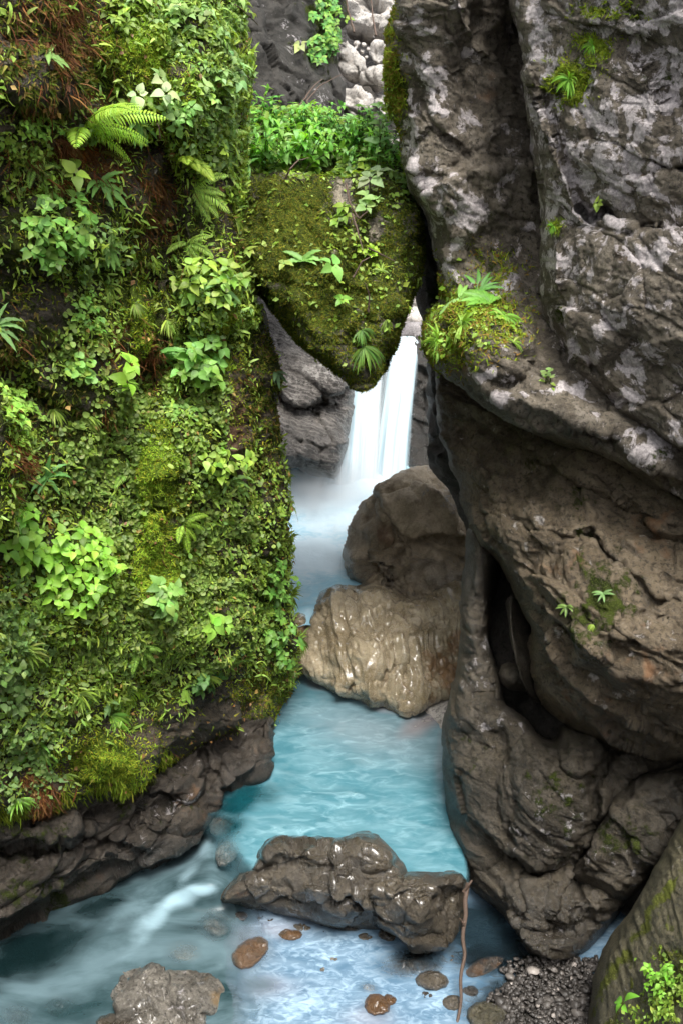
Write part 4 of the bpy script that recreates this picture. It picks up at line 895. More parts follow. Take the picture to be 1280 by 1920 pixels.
for i, (a, b, r1, r2, lab) in enumerate([(497, 1722, 20, 10, "dark wet stone under the left half of the long glossy boulder"), (566, 1740, 24, 11, "dark wet stone under the middle of the long glossy boulder"), (612, 1748, 14, 8, "small dark stone beside the one under the middle of the long boulder"), (684, 1756, 20, 11, "dark wet stone between the long and the blocky boulder"), (452, 1716, 16, 9, "small dark stone at the left tip of the long glossy boulder"), (842, 1796, 22, 12, "dark wet stone touching the branch under the blocky boulder"), (800, 1866, 16, 10, "small dark stone below the glossy rounded stone")]):
    stone("stream_stone", lab, a, b, r1, r2, ZL - .01, M_WETDARK if i % 2 else M_DARK, 170 + i, 5, masks=WM)
# pale boulders in the ravine behind
for i, (poly, d, lab, mat) in enumerate([
    ([(632, 78), (650, 68), (668, 88), (690, 125), (682, 150), (650, 145), (636, 120)], 22.5, "long white boulder leaning left of the sunlit rubble in the ravine", M_PALE),
    ([(636, 175), (642, 165), (665, 172), (690, 160), (702, 185), (688, 225), (675, 240), (655, 222), (638, 212)], 21.5, "white pointed boulder low in the ravine above the leafy herbs", M_PALE),
    ([(690, 80), (712, 64), (728, 72), (728, 120), (705, 130), (690, 118)], 24, "rounded pale boulder high in the ravine beside the right cliff", M_PALE),
    ([(675, 142), (700, 130), (730, 130), (735, 160), (710, 175), (690, 172)], 22.4, "broken white rock in the middle of the ravine rubble", M_PALE),
    ([(700, 185), (722, 178), (745, 195), (758, 235), (758, 270), (720, 272), (705, 240), (692, 220)], 20.5, "pale grey boulder touching the right cliff above the herbs", M_PALE),
    ([(704, 282), (730, 274), (756, 280), (758, 312), (700, 314)], 15.5, "pale flat boulder half hidden in the herbs by the right cliff", M_PALE),
    ([(632, -60), (800, -80), (820, 40), (735, 62), (700, 66), (655, 50), (636, 30)], 25.5, "big white boulder at the very top of the ravine", M_PALE),
    ([(640, 44), (690, 40), (735, 55), (730, 78), (690, 72), (650, 70)], 25.0, "shaded brown rock shelf under the top white boulder", M_UNDER)]):
    S = rock("ravine_boulder", poly, [(poly[0][0], poly[0][1], d + .1), (poly[3][0], poly[3][1], d - .1), (poly[2][0] + 9, poly[5 if len(poly) > 5 else 4][1], d)], .4, 12, mat, 80 + i, step=2.0, back=1.4, lump=(.06, 1.2), fine=(.03, 5), facet=(.7, .9), facet2=(.16, 3), ridge=(.25, .9), jit=1.6)
    tag(S.ob, lab, "boulder")
for i, (a, b, r) in enumerate([(668, 82, 9), (681, 84, 8), (678, 97, 8), (690, 92, 6), (685, 108, 6), (727, 125, 7), (700, 128, 7), (722, 55, 8)]):
    S = rock("ravine_stone", [(a - r, b), (a - r * .6, b - r * .8), (a + r * .4, b - r), (a + r, b - r * .2), (a + r * .7, b + r * .8), (a - r * .4, b + r * .9)], [(a, b, 23.4)], .15, 7, M_PALE, 95 + i, step=1.8, back=.3, lump=(.03, 3), facet=(.08, 3), jit=.5)
    tag(S.ob, ["topmost small white stone behind the long leaning ravine boulder", "white pebble second from the top, behind the leaning ravine boulder", "small white stone in the middle of the ravine pile", "tiny white stone between the pile and the rounded ravine boulder", "lowest small white stone of the ravine pile", "small white stone under the rounded pale ravine boulder", "small white stone above the broken white ravine rock", "small white stone on the shaded ravine shelf"][i], "stone", "white stones piled in the ravine")
DARKSTONE = rock("ravine_boulder", [(675, 162), (690, 158), (705, 165), (706, 200), (702, 235), (735, 262), (700, 270), (670, 245), (684, 205)], [(690, 200, 22.2)], .2, 20, M_DARK, 99, step=3, back=1.2, facet=(.2, 1.5))
tag(DARKSTONE.ob, "dark shaded rock in the gap between the white ravine boulders", "boulder")
# ------------------------------------------------------------------ water
def water_mat(name, depth_shade, mid, foam, rough=.12, opac=(.72, .99), stretch=(1, 1, 1), rot=0.0, scale=1.0, bstr=.25, fk=1.0, sk=.35, spec=.5):
    t = NT(name)
    v = t.mapv(stretch, (0, 0, rot))
    n1 = t.noise(2.2 * scale, 6, .6, v, 1.2); n2 = t.noise(7 * scale, 4, .55, v, 1.2); n3 = t.noise(26 * scale, 4, .6, v, .8)
    fm = t.attr('foam'); dp = t.attr('depth_shade'); cl = t.attr('clear'); wr = t.attr('warm')
    c = t.mix(t.ramp(n1, .3, .7), mid, tuple(m * .55 + f * .45 * .8 for m, f in zip(mid, foam)))
    c = t.mix(t.math('MULTIPLY', t.ramp(n2, .42, .74), sk), c, foam)
    c = t.mix(t.ramp(t.math('ADD', dp, t.math('MULTIPLY', t.math('SUBTRACT', n2, .5), .7)), .2, .95), c, depth_shade)  # dark tint: deeper water, and shade painted in beside overhanging rock
    f = t.ramp(t.math('ADD', fm, t.math('MULTIPLY', t.math('SUBTRACT', n2, .5), .9 * fk)), .22, .85)
    c = t.mix(f, c, foam)
    c = t.mix(wr, c, (.40, .33, .34))
    h = t.math('ADD', t.math('MULTIPLY', n1, .7), t.math('ADD', t.math('MULTIPLY', n2, .25), t.math('MULTIPLY', n3, .03)))
    p = t.pbsdf(c, t.mixf(f, rough, .6), t.bump(h, bstr, .12), spec)
    p.inputs['IOR'].default_value = 1.33
    a = t.mixf(t.math('ADD', t.math('MULTIPLY', n2, .3), t.math('MULTIPLY', n1, .7)), opac[0], opac[1])
    a = t.math('MULTIPLY', a, t.math('SUBTRACT', 1.0, t.ramp(t.math('ADD', cl, t.math('MULTIPLY', t.math('SUBTRACT', n2, .5), .5)), .15, 1.0)), True)
    a = t.math('ADD', a, t.math('MULTIPLY', f, .1), True)
    tr = t.n("BsdfTransparent"); gl = t.n("BsdfGlossy"); gl.inputs['Roughness'].default_value = .15
    fr = t.n("Fresnel"); fr.inputs[0].default_value = 1.33
    m0 = t.n("MixShader"); t.t.links.new(fr.outputs[0], m0.inputs[0]); t.t.links.new(tr.outputs[0], m0.inputs[1]); t.t.links.new(gl.outputs[0], m0.inputs[2])
    m = t.n("MixShader"); t.set(m.inputs[0], a); t.t.links.new(m0.outputs[0], m.inputs[1]); t.t.links.new(p.outputs[0], m.inputs[2])
    t2 = t.n("BsdfTransparent"); mf = t.n("MixShader"); t.set(mf.inputs[0], t.attr('fade')); t.t.links.new(t2.outputs[0], mf.inputs[1]); t.t.links.new(m.outputs[0], mf.inputs[2])
    return t.done(mf.outputs[0])
def water(name, px0, px1, py0, py1, zf, mat, maps, step=4, ripple=.02, seed=0, fr=1.6, fade=None):
    gx = np.arange(px0, px1 + 1, step); gy = np.arange(py0, py1 + 1, step); X, Y = np.meshgrid(gx, gy); x = X.ravel().astype(float); y = Y.ravel().astype(float)
    V = at(x, y, wd(x, y, zf(x, y))); V[:, 2] += ripple * fbm(V * fr, 200 + seed, 4)
    i = np.arange(len(x)).reshape(X.shape)
    Q = np.stack([i[:-1, :-1].ravel(), i[1:, :-1].ravel(), i[1:, 1:].ravel(), i[:-1, 1:].ravel()], 1)
    wx = x + 10 * perlin(np.stack([x / 50, y / 50, x * 0], 1), 8); wy = y + 8 * perlin(np.stack([x / 50, y / 50, x * 0 + 5], 1), 9)
    A = {k: np.clip(blobs(wx, wy, maps.get(k, [])), 0, 1) for k in ('foam', 'depth_shade', 'clear', 'warm')}
    A['fade'] = fade(wx, wy) if fade else np.ones(len(x))
    o = link(name, mesh_np(name, V, [Q], mat, attrs=A)); return tag(o, kind='structure')
M_POOL = water_mat("turquoise_water", (.005, .05, .062), (.052, .18, .225), (.27, .46, .52), stretch=(.7, 1.7, 1), rot=.55, scale=.6, sk=.34, bstr=.08)
M_UPPER = water_mat("white_water", (.16, .42, .55), (.36, .70, .86), (.74, .90, .98), rough=.4, opac=(.97, 1), scale=.7, stretch=(1, 1.4, 1))
M_STREAM = water_mat("teal_stream_water", (.004, .012, .013), (.016, .040, .044), (.30, .44, .50), rough=.3, opac=(.80, .96), stretch=(.35, 1.0, 1), rot=-.75, scale=.55, bstr=.10, fk=.35, sk=.12, spec=.2)
M_SHOAL = water_mat("pale_blue_water", (.012, .024, .032), (.085, .165, .25), (.36, .50, .62), rough=.3, opac=(.80, .98), stretch=(.8, 1.5, 1), rot=.5, scale=1.3, bstr=.2, sk=.6, spec=.3)
def zpool(x, y): return np.full(x.shape, ZP)
water("pool_water", 380, 900, 1225, 1700, lambda x, y: ZP + (ZL + .12 - ZP) * sstep(y - np.interp(x, [380, 440, 500, 540], [1560, 1580, 1640, 1670]), 0, np.interp(x, [380, 440, 500], [110, 100, 60])), M_POOL,
      {'foam': [(620, 1500, 120, 90, .32), (560, 1560, 120, 30, .35), (700, 1400, 120, 60, .3), (480, 1570, 60, 24, .3, -30), (570, 1375, 24, 14, .4), (800, 1560, 90, 90, .25)],
       'depth_shade': [(455, 1500, 80, 34, 1.1, -15), (430, 1545, 50, 30, .9), (540, 1460, 40, 90, .35), (520, 1540, 60, 40, .3), (610, 1300, 70, 26, .55, 25), (570, 1290, 40, 30, .45), (840, 1400, 60, 30, .35), (540, 1420, 40, 80, .25), (780, 1340, 70, 14, .3, 30)],  # left end by the wall is shade painted into the water
       'clear': [(800, 1350, 60, 26, .55, -20), (432, 1600, 30, 50, .5)], 'warm': [(700, 1370, 170, 56, .26, 15), (800, 1352, 70, 26, .8, -25), (700, 1318, 70, 12, .55, 22), (590, 1275, 34, 14, .55, 30), (833, 1400, 20, 90, .3)]}, step=4, ripple=.022, fr=2.2,
      fade=lambda x, y: sstep(x + 16 * perlin(np.stack([x / 30, y / 30, x * 0], 1), 15) - np.interp(y, [1225, 1500, 1540, 1640, 1700], [300, 360, 372, 392, 410]), 0, 95) * (1 - sstep(y - np.interp(x, [380, 440, 480, 520, 700, 735, 760, 880], [1700, 1690, 1650, 1622, 1612, 1624, 1652, 1658]), 0, 10)) * (1 - sstep(x, 866, 876) * sstep(y, 1590, 1605)))
water("upper_water", 440, 920, 868, 1175, lambda x, y: ZU + .35 * sstep(-(y - 1010), 0, 120), M_UPPER,
      {'foam': [(640, 930, 170, 70, 1), (590, 1040, 110, 60, 1, -10), (620, 970, 100, 60, .9)], 'depth_shade': [(575, 1140, 80, 14, .5), (560, 1085, 60, 10, .2, -15)]}, step=5, ripple=.09, seed=3, fr=1.0)
water("stream_water", -340, 560, 1500, 2080, lambda x, y: ZL + .30 * np.exp(-(((x - 385) / 80) ** 2 + ((y - 1655) / 38) ** 2)) - .07 * sstep(x, 440, 470) + .35 * np.exp(-(((x - 400) / 34) ** 2 + ((y - 1590) / 40) ** 2)), M_STREAM,
      {'foam': [(372, 1668, 40, 14, .85, 4), (335, 1688, 64, 24, .85, -32), (295, 1718, 80, 26, .66, -42), (262, 1760, 80, 30, .42, -45), (390, 1590, 18, 46, .5, 30), (355, 1640, 50, 16, .5, -45), (300, 1660, 80, 22, .30, -38), (120, 1830, 90, 16, .12, -20), (180, 1880, 26, 60, .22), (300, 1790, 90, 14, .2, -20), (100, 1850, 70, 20, .25, 10)],
       'depth_shade': [(60, 1780, 190, 70, 1, -25), (180, 1700, 110, 40, .9, -25), (400, 1690, 30, 12, .4), (230, 1740, 60, 30, .5, -40), (360, 1735, 60, 26, .6), (160, 1930, 60, 40, .5)],  # long dark band under the wall: its shade put into the water colour
       'clear': [(112, 1880, 50, 40, .45), (405, 1735, 50, 40, .7), (345, 1788, 50, 30, .55), (30, 1905, 50, 34, .5), (430, 1600, 34, 60, .5)]}, step=4.5, ripple=.02, seed=1, fr=1.0, fade=lambda x, y: 1 - sstep(x, 530, 560) * sstep(y, 1690, 1710))
water("shoal_water", 392, 1180, 1660, 2080, lambda x, y: np.full(x.shape, ZL + .014) - .05 * sstep(-(x - 430), -20, 40), M_SHOAL,
      {'foam': [(560, 1890, 160, 50, .5), (620, 1780, 90, 40, .45), (500, 1740, 60, 24, .35), (820, 1880, 50, 50, .5), (640, 1850, 90, 50, .4)],
       'depth_shade': [(420, 1800, 50, 30, .5), (780, 1800, 80, 30, .9), (640, 1735, 90, 14, .9), (960, 1780, 140, 60, 1.4), (900, 1740, 80, 60, 1.4), (980, 1870, 130, 90, .9), (880, 1850, 60, 30, .5), (560, 1830, 60, 14, .25)],
       'clear': [(470, 1786, 62, 44, .62, -35), (545, 1752, 40, 22, .6), (706, 1886, 40, 34, .6), (770, 1808, 90, 34, .75), (930, 1800, 110, 40, .7), (960, 1900, 120, 60, 1.0), (492, 1845, 44, 26, .6), (690, 1853, 30, 18, .6), (430, 1715, 60, 26, .75), (415, 1750, 40, 34, .7), (404, 1850, 14, 90, .6), (660, 1740, 120, 14, .5), (810, 1845, 44, 26, .4)],
       'warm': [(440, 1770, 60, 50, .45), (520, 1740, 60, 20, .35), (425, 1890, 24, 60, .4), (500, 1850, 60, 26, .3), (690, 1910, 50, 24, .3)]}, step=4, ripple=.012, seed=2, fr=2.2, fade=lambda x, y: sstep(x + 14 * perlin(np.stack([x / 20, y / 20, x * 0], 1), 5), 396, 545))

# waterfall: curtains of falling water with real curvature
def fall_mat():
    t = NT("falling_water"); cb = t.n('CombineXYZ'); t.set(cb.inputs[0], t.attr('fu')); t.set(cb.inputs[1], t.attr('fv')); v = cb.outputs[0]; n = t.noise(5, 3, .6, v, .15); n2 = t.noise(22, 3, .6, v)
    e = t.attr('edge'); c = t.mix(t.ramp(t.math('ADD', t.math('MULTIPLY', n, .85), t.math('MULTIPLY', n2, .15)), .36, .6), (.36, .50, .57), (.62, .70, .74))
    p = t.pbsdf(c, .5, t.bump(n, .4, .03), .4)
    a = t.math('MULTIPLY', t.ramp(t.math('ADD', e, t.math('MULTIPLY', t.math('SUBTRACT', t.math('ADD', t.math('MULTIPLY', n, .85), t.math('MULTIPLY', n2, .15)), .5), 2.0)), -.1, .9), 1.0, True)
    tr = t.n("BsdfTransparent"); m = t.n("MixShader"); t.set(m.inputs[0], a); t.t.links.new(tr.outputs[0], m.inputs[1]); t.t.links.new(p.outputs[0], m.inputs[2])
    return t.done(m.outputs[0])
M_FALL = fall_mat()
def curtain(name, top, bot, d0, d1, seed, dens=1.0, bow=.25):
    """top and bot: (x left, x right, y) in source pixels; d0, d1 depths; leaves the lip and arches outwards"""
    nu, nv = 46, 70; u, v = np.meshgrid(np.linspace(0, 1, nu), np.linspace(0, 1, nv)); u = u.ravel(); v = v.ravel()
    sh = v ** .75
    px = (top[0] * (1 - u) + top[1] * u) * (1 - sh) + (bot[0] * (1 - u) + bot[1] * u) * sh
    py = top[2] * (1 - v) + bot[2] * v - 6 * np.sin(u * np.pi) * (1 - v)
    d = d0 + (d1 - d0) * v ** .6 + .18 * np.abs(u - .5) ** 2 * 4 * bow
    P = at(px, py, d); N = unit(-P); P = P + N * (.04 * ridged(np.stack([u * 7, v * .4, u * 0 + seed], 1), seed, 3))[:, None]
    e = np.clip(np.minimum(u, 1 - u) * 5, 0, 1) ** 1.2 * dens * (1 - .25 * v); e = e * (.35 + .65 * sstep(v, 0, .04)) * (1 - .75 * sstep(v, .8, 1))
    i = np.arange(nu * nv).reshape(nv, nu); Q = np.stack([i[:-1, :-1].ravel(), i[1:, :-1].ravel(), i[1:, 1:].ravel(), i[:-1, 1:].ravel()], 1)
    return tag(link(name, mesh_np(name, P, [Q], M_FALL, attrs={'edge': e, 'fu': u * abs(bot[1] - bot[0]) / 60 + seed * 3.7, 'fv': v * .10 + seed})), kind='structure')
curtain("waterfall", (736, 792, 636), (688, 766, 938), 21.3, 20.6, 1, 1.3)
curtain("waterfall", (738, 762, 640), (690, 730, 930), 21.35, 20.7, 2, .8)
curtain("waterfall", (632, 722, 680), (588, 712, 952), 21.0, 20.4, 3, 1.35)
curtain("waterfall", (690, 745, 650), (660, 724, 940), 21.4, 20.9, 4, .3)
#curtain("waterfall", (772, 800, 645), (735, 800, 930), 21.4, 20.8, 5, .12)

# spray: an even cloud that thins towards its edge
def mist_mat(name, dens):
    t = NT(name); tc = t.n("TexCoord").outputs['Object']
    ln = t.n("VectorMath", operation='LENGTH'); t.t.links.new(tc, ln.inputs[0])
    f = t.ramp(ln.outputs['Value'], 1.0, .15); nz = t.noise(2.2, 3, .5, tc)
    d = t.math('MULTIPLY', t.math('MULTIPLY', f, t.ramp(nz, .2, .7)), dens)
    p = t.n("VolumePrincipled"); p.inputs['Color'].default_value = (.985, .99, 1, 1); t.set(p.inputs['Density'], d); p.inputs['Anisotropy'].default_value = .1
    t.t.links.new(p.outputs[0], t.out.inputs[1]); return t.m
def mist(name, px, py, d, r, dens):
    import bmesh
    bm = bmesh.new(); bmesh.ops.create_icosphere(bm, subdivisions=3, radius=1.0); me = bpy.data.meshes.new(name); bm.to_mesh(me); bm.free()
    me.materials.append(mist_mat(name, dens)); o = link(name, me); o.location = at(np.array(px), np.array(py), d); o.scale = r
    return tag(o, "white spray rising where the fall meets the upper pool" if name == "spray_mist" else "thin veil", "spray", kind='stuff')
mist("spray_mist", 640, 925, 20.2, (1.6, .9, .95), 2.4)
mist("spray_mist", 580, 940, 19.8, (.9, .7, .75), 2.0)

# ------------------------------------------------------------------ gravel, branch, twigs
rng = np.random.default_rng(5)
def gravel():
    Vs = []; Qs = []; Cs = []; base = 0
    for k in range(1700):
        px = rng.uniform(905, 1122); py = rng.uniform(1796, 1990)
        if px < 925 + (1870 - py) * .5 + 14 * math.sin(py * .11): continue
        z = ZL + .02 + .10 * math.exp(-((px - 1030) / 80) ** 2) + rng.uniform(-.03, .04)
        c = at(np.array(px), np.array(py), float(wd(px, py, z))); s = rng.uniform(.018, .05) * rng.choice([.6, .8, 1, 1, 1.5, 2.3], p=[.25, .25, .25, .15, .07, .03])
        n1, n2 = 6, 4; u = np.linspace(0, 2 * np.pi, n1 + 1)[:-1]; v = np.linspace(.15, np.pi - .15, n2)
        A = np.array([[math.sin(b) * math.cos(a), math.sin(b) * math.sin(a), math.cos(b)] for b in v for a in u])
        A = A * (1 + .22 * rng.normal(size=(len(A), 1))) * s * np.array([1, rng.uniform(.6, 1), rng.uniform(.35, .6)])
        th = rng.uniform(0, 6); c_, s_ = math.cos(th), math.sin(th); A = np.stack([A[:, 0] * c_ - A[:, 1] * s_, A[:, 0] * s_ + A[:, 1] * c_, A[:, 2] + .3 * A[:, 0]], 1) + c
        Vs.append(A)
        for i in range(n2 - 1):
            for j in range(n1): Qs.append((base + i * n1 + j, base + (i + 1) * n1 + j, base + (i + 1) * n1 + (j + 1) % n1, base + i * n1 + (j + 1) % n1))
        Qs.append((base, base + 1, base + 3, base + 4))
        g = rng.choice([.035, .05, .07, .10, .25], p=[.36, .34, .2, .08, .02]); Cs.append(np.tile(np.array([g * 1.12, g, g * .9]) * (1, 1, 1), (len(A), 1))); base += len(A)
    t = NT("pebble"); c = t.acol('tint'); n = t.noise(40, 4, .6)
    m = t.done(t.pbsdf(c, t.mixf(n, .35, .65), t.bump(n, .4, .01), .4, coat=.05).outputs[0])
    o = link("gravel", mesh_np("gravel", np.vstack(Vs), [np.array(Qs)], m, smooth=False, cols=np.vstack(Cs)))
    tag(o, "dark wet gravel beside the mossy slab", "gravel", kind='stuff')
gravel()
gb = rock("gravel_bank", [(925, 1850), (960, 1805), (1040, 1790), (1120, 1785), (1160, 1850), (1130, 2060), (900, 2060), (905, 1900)], lambda x, y: wd(x, y, ZL + .0 + .09 * np.exp(-((x - 1030) / 80) ** 2)), .15, 30, M_DARK, 120, step=3, back=.5, lump=(.03, 2), fine=(.03, 10), facet=(.05, 8), masks={'wet': [(1030, 1900, 200, 200, .8)]})
gb.ob['kind'] = 'structure'
def stick(name, pts, r0, r1, label, cat, seed=0, mat=None, parts=True):
    rg = np.random.default_rng(seed); P = at(np.array([p[0] for p in pts], float), np.array([p[1] for p in pts], float), np.array([p[2] for p in pts], float))
    t = np.linspace(0, 1, len(pts)); tt = np.linspace(0, 1, 40); Q = np.stack([np.interp(tt, t, P[:, k]) for k in range(3)], 1)
    m = pxm(P[0]); Q += rg.normal(size=Q.shape) * m * .5
    for _ in range(2): Q[1:-1] = (Q[:-2] + Q[1:-1] * 2 + Q[2:]) / 4
    b = Batch(); tube(b, Q, r0 * m, r1 * m, (.1, .07, .05), 8)
    o = b.build(name, mat or M_TWIG); return tag(o, label, cat)
br = stick("dead_branch", [(876, 1655, 12.35), (870, 1690, 12.3), (873, 1718, 12.25), (866, 1752, 12.2), (871, 1790, 12.15), (862, 1830, 12.05), (864, 1880, 11.95), (852, 1935, 11.8)], 4.8, 2.6, "thin brown dead branch standing in the water against the blocky boulder", "branch", 3)
stick("stub", [(868, 1672, 12.32), (880, 1656, 12.28), (884, 1650, 12.3)], 3.5, 1.5, None, None, 5).parent = br
stick("stub", [(869, 1735, 12.2), (862, 1722, 12.15)], 2.5, 1.2, None, None, 6).parent = br
for i, (pts, lab) in enumerate([
    ([(430, 2, 11.2), (455, 18, 11.5), (485, 48, 11.9)], "bare thin twig jutting from the leafy wall near the top"),
    ([(447, 128, 11.2), (462, 142, 11.5), (474, 150, 11.7)], "short bare twig jutting from the leafy wall"),
    ([(535, 335, 12.2), (545, 315, 12.1), (560, 300, 12.2), (580, 296, 12.3)], "crooked dead twig on top of the wedged boulder"),
    ([(648, 345, 12.2), (655, 380, 12.0), (672, 410, 11.8), (690, 395, 11.8)], "brown forked root on the face of the wedged boulder"),
    ([(660, 400, 11.9), (672, 440, 11.75), (680, 470, 11.6)], "thin brown root hanging below the forked root"),
    ([(662, 520, 11.55), (678, 490, 11.5), (700, 478, 11.5)], "dry twig lying slanted on the moss of the wedged boulder"),
    ([(690, 465, 11.5), (740, 490, 11.7)], "straight dry stalk on the right of the wedged boulder"),
    ([(690, 585, 11.9), (692, 555, 11.8), (684, 530, 11.7)], "thin dry stalk low on the wedged boulder"),
    ([(285, 225, 10.3), (298, 235, 10.2), (302, 260, 10.25)], "pale bent rootlet under the overhang of the mossy wall"),
    ([(590, 220, 14.5), (575, 190, 15), (600, 160, 15.5), (640, 140, 16)], "long arching bare stem above the herbs"),
    ([(560, 200, 14), (590, 160, 14.4), (604, 148, 14.8)], "short arching bare stem above the herbs"),
    ([(704, 66, 18), (698, 30, 18.3), (694, -20, 18.6)], "thin bare sapling stem in front of the top ravine boulder"),
    ([(664, 60, 18), (652, 20, 18.3), (646, -20, 18.6)], "second bare sapling stem left of the first at the top of the ravine")]):
    stick("twig", pts, 2.0, .8, lab, "twig", 10 + i)

# ------------------------------------------------------------------ ground cover on the wall (too many leaves to count)
def D(L, base=0.0, cut=None, nz=1.15, sc=30, seed=0):
    def f(x, y):
        d = base + blobs(x, y, [b for b in L if b[4] > 0]) if L else np.full(x.shape, base, float)
        for b in [b for b in L if b[4] < 0]: d = d + blobs(x, y, [b])
        n = perlin(np.stack([x / sc, y / sc, x * 0 + seed], 1), 300 + seed) + .5 * perlin(np.stack([x / sc * 2.3, y / sc * 2.3, x * 0 + seed], 1), 310 + seed)
        d = np.clip(d, 0, None) * np.clip(.5 + nz * n * 1.6, 0, 2)
        return d ** 1.3
    return f
BARE = [(95, 160, 50, 40, -2.0), (20, 195, 50, 16, -2), (290, 350, 42, 90, -1.2), (150, 300, 50, 40, -.8), (448, 790, 16, 100, -1.6), (225, 690, 40, 24, -1.2), (130, 760, 70, 34, -.9), (80, 580, 60, 60, -.6), (430, 1310, 60, 30, -1), (350, 1380, 160, 34, -1.0, -20), (300, 690, 10, 70, -.8), (262, 590, 22, 70, -1.5), (284, 935, 26, 130, -1.5), (300, 1060, 50, 80, -1.3), (425, 640, 16, 80, -.9), (265, 105, 40, 40, -.8), (190, 1425, 70, 34, -1.0), (245, 690, 30, 60, -.4), (100, 60, 90, 80, -.5), (488, 640, 20, 60, -1.3), (505, 780, 22, 60, -.6), (430, 440, 24, 70, -.5)]
cover("clump_leaves", WALL, 26000, D(BARE + [(390, 120, 90, 200, 1.3), (330, 60, 120, 90, 1.0), (60, 250, 90, 70, 1.1), (400, 560, 80, 110, 1.1), (360, 720, 90, 100, .9), (150, 590, 60, 90, .8), (200, 770, 90, 120, .5), (320, 850, 90, 80, .7), (60, 330, 80, 60, .7), (410, 300, 60, 110, 1.0), (500, 1120, 34, 150, 1.1), (495, 900, 30, 110, .6), (100, 1200, 120, 120, .8), (330, 1180, 140, 70, .6), (200, 1120, 120, 90, .7), (400, 880, 70, 60, .8), (60, 1330, 80, 80, .8), (20, 780, 50, 70, 1.0)], .12, seed=1), 1, 'small', (.028, .066), G_LIGHT + G_MID, "dense small green leaves spread over the mossy wall", "ground cover", .06)
cover("fine_leaves", WALL, 9000, D(BARE + [(330, 330, 300, 500, .6), (200, 1250, 260, 160, .8), (420, 900, 60, 200, .6)], .2, seed=21, sc=16), 21, 'blade', (.05, .11), G_LIGHT + [(.24, .38, .08)], "fine narrow bright leaves among the ground cover of the wall", "ground cover", .05, .5, .6, wv=2.2)
cover("dead_leaves", WALL, 900, D([], .5, seed=22, sc=40), 22, 'small', (.03, .07), [(.20, .13, .06), (.13, .08, .04), (.28, .22, .10)], "scattered dead brown leaves caught on the mossy wall", "dead leaves", .07, .8, .4)
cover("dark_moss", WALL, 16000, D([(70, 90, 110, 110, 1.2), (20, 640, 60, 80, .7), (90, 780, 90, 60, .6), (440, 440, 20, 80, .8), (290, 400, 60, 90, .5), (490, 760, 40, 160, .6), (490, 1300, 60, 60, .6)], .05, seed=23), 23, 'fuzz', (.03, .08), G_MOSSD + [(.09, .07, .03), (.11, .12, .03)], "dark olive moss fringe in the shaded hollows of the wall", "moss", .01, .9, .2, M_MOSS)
cover("round_leaves", WALL, 13000, D(BARE + [(215, 840, 110, 150, 1.6), (230, 930, 70, 120, 1.5), (400, 740, 50, 90, .8), (330, 1160, 130, 90, 1.6), (380, 1060, 70, 150, 1.3), (120, 640, 40, 90, 1.1), (420, 960, 60, 90, 1.1), (180, 1230, 110, 50, .9), (430, 640, 30, 90, .7), (160, 700, 60, 60, .7), (350, 1240, 110, 40, 1.0)], .03, seed=2, sc=24), 2, 'round', (.032, .062), [(.12, .21, .055), (.16, .26, .08), (.09, .16, .04)], "round pale green leaves creeping over the lower mossy wall", "ground cover", .05, .2, .7)
cover("bluish_leaves", WALL, 8000, D(BARE + [(400, 60, 60, 110, 1), (340, 40, 60, 60, 1), (400, 220, 60, 90, .8), (20, 1220, 60, 160, 1.2), (60, 1420, 70, 90, .9), (160, 240, 60, 30, .5), (390, 560, 60, 60, .6), (180, 480, 100, 60, .5)], .04, seed=3), 3, 'small', (.035, .08), G_BLUE, "cool green leaves mixed into the wall's ground cover", "ground cover", .07)
cover("wall_moss", WALL, 60000, D([(260, 100, 80, 80, 1.6), (330, 250, 60, 90, .8), (285, 930, 40, 160, 1.6), (300, 1090, 80, 110, 1.6), (425, 600, 30, 120, 1.4), (190, 1430, 100, 60, 1.5), (160, 1090, 120, 120, 1.0), (500, 1300, 50, 60, 1.0), (262, 590, 26, 80, 1.4), (180, 1270, 160, 60, .7), (20, 1130, 80, 90, 1.0), (320, 560, 60, 60, .8), (95, 160, 50, 40, -1.2), (290, 360, 34, 80, -.5), (80, 620, 90, 60, -.3), (100, 780, 90, 60, -.3), (400, 1350, 140, 40, -.5, -15)], .26, nz=.5, seed=4), 4, 'fuzz', (.02, .05), G_MOSS + [(.20, .25, .03)], "bright moss carpet on the wall", "moss", .005, .1, .4, M_MOSS)
cover("lime_moss", WALL, 30000, D([(262, 90, 60, 60, 2), (320, 170, 60, 60, 1.1), (284, 920, 26, 150, 2), (296, 1060, 60, 80, 1.7), (425, 600, 22, 100, 1.6), (360, 1080, 50, 60, 1.0), (200, 1435, 60, 40, .9), (395, 20, 40, 60, .8), (262, 600, 20, 70, 1.3), (240, 230, 60, 40, .8), (10, 930, 40, 90, .7), (400, 620, 40, 30, .8), (310, 30, 40, 40, .5)], .0, nz=.4, seed=5), 5, 'fuzz', (.018, .042), G_LIME, "lime green moss cushions on the wall", "moss", .01, .0, .5, M_MOSS)
cover("root_fibres", WALL, 7000, D([(150, 295, 90, 60, 1.6), (100, 60, 90, 90, .8), (290, 380, 50, 90, .5), (75, 1485, 30, 34, 1.6), (185, 790, 20, 30, 1), (290, 690, 20, 50, .9), (210, 640, 60, 40, .6), (10, 640, 30, 40, .6), (20, 850, 30, 50, .8)], .01, seed=6), 6, 'blade', (.07, .20), G_RUST + [(.09, .05, .025)], "rust coloured dead fern bases and fibres on the wall", "dead fronds", .0, 1.3, .1, M_DRY, .5)
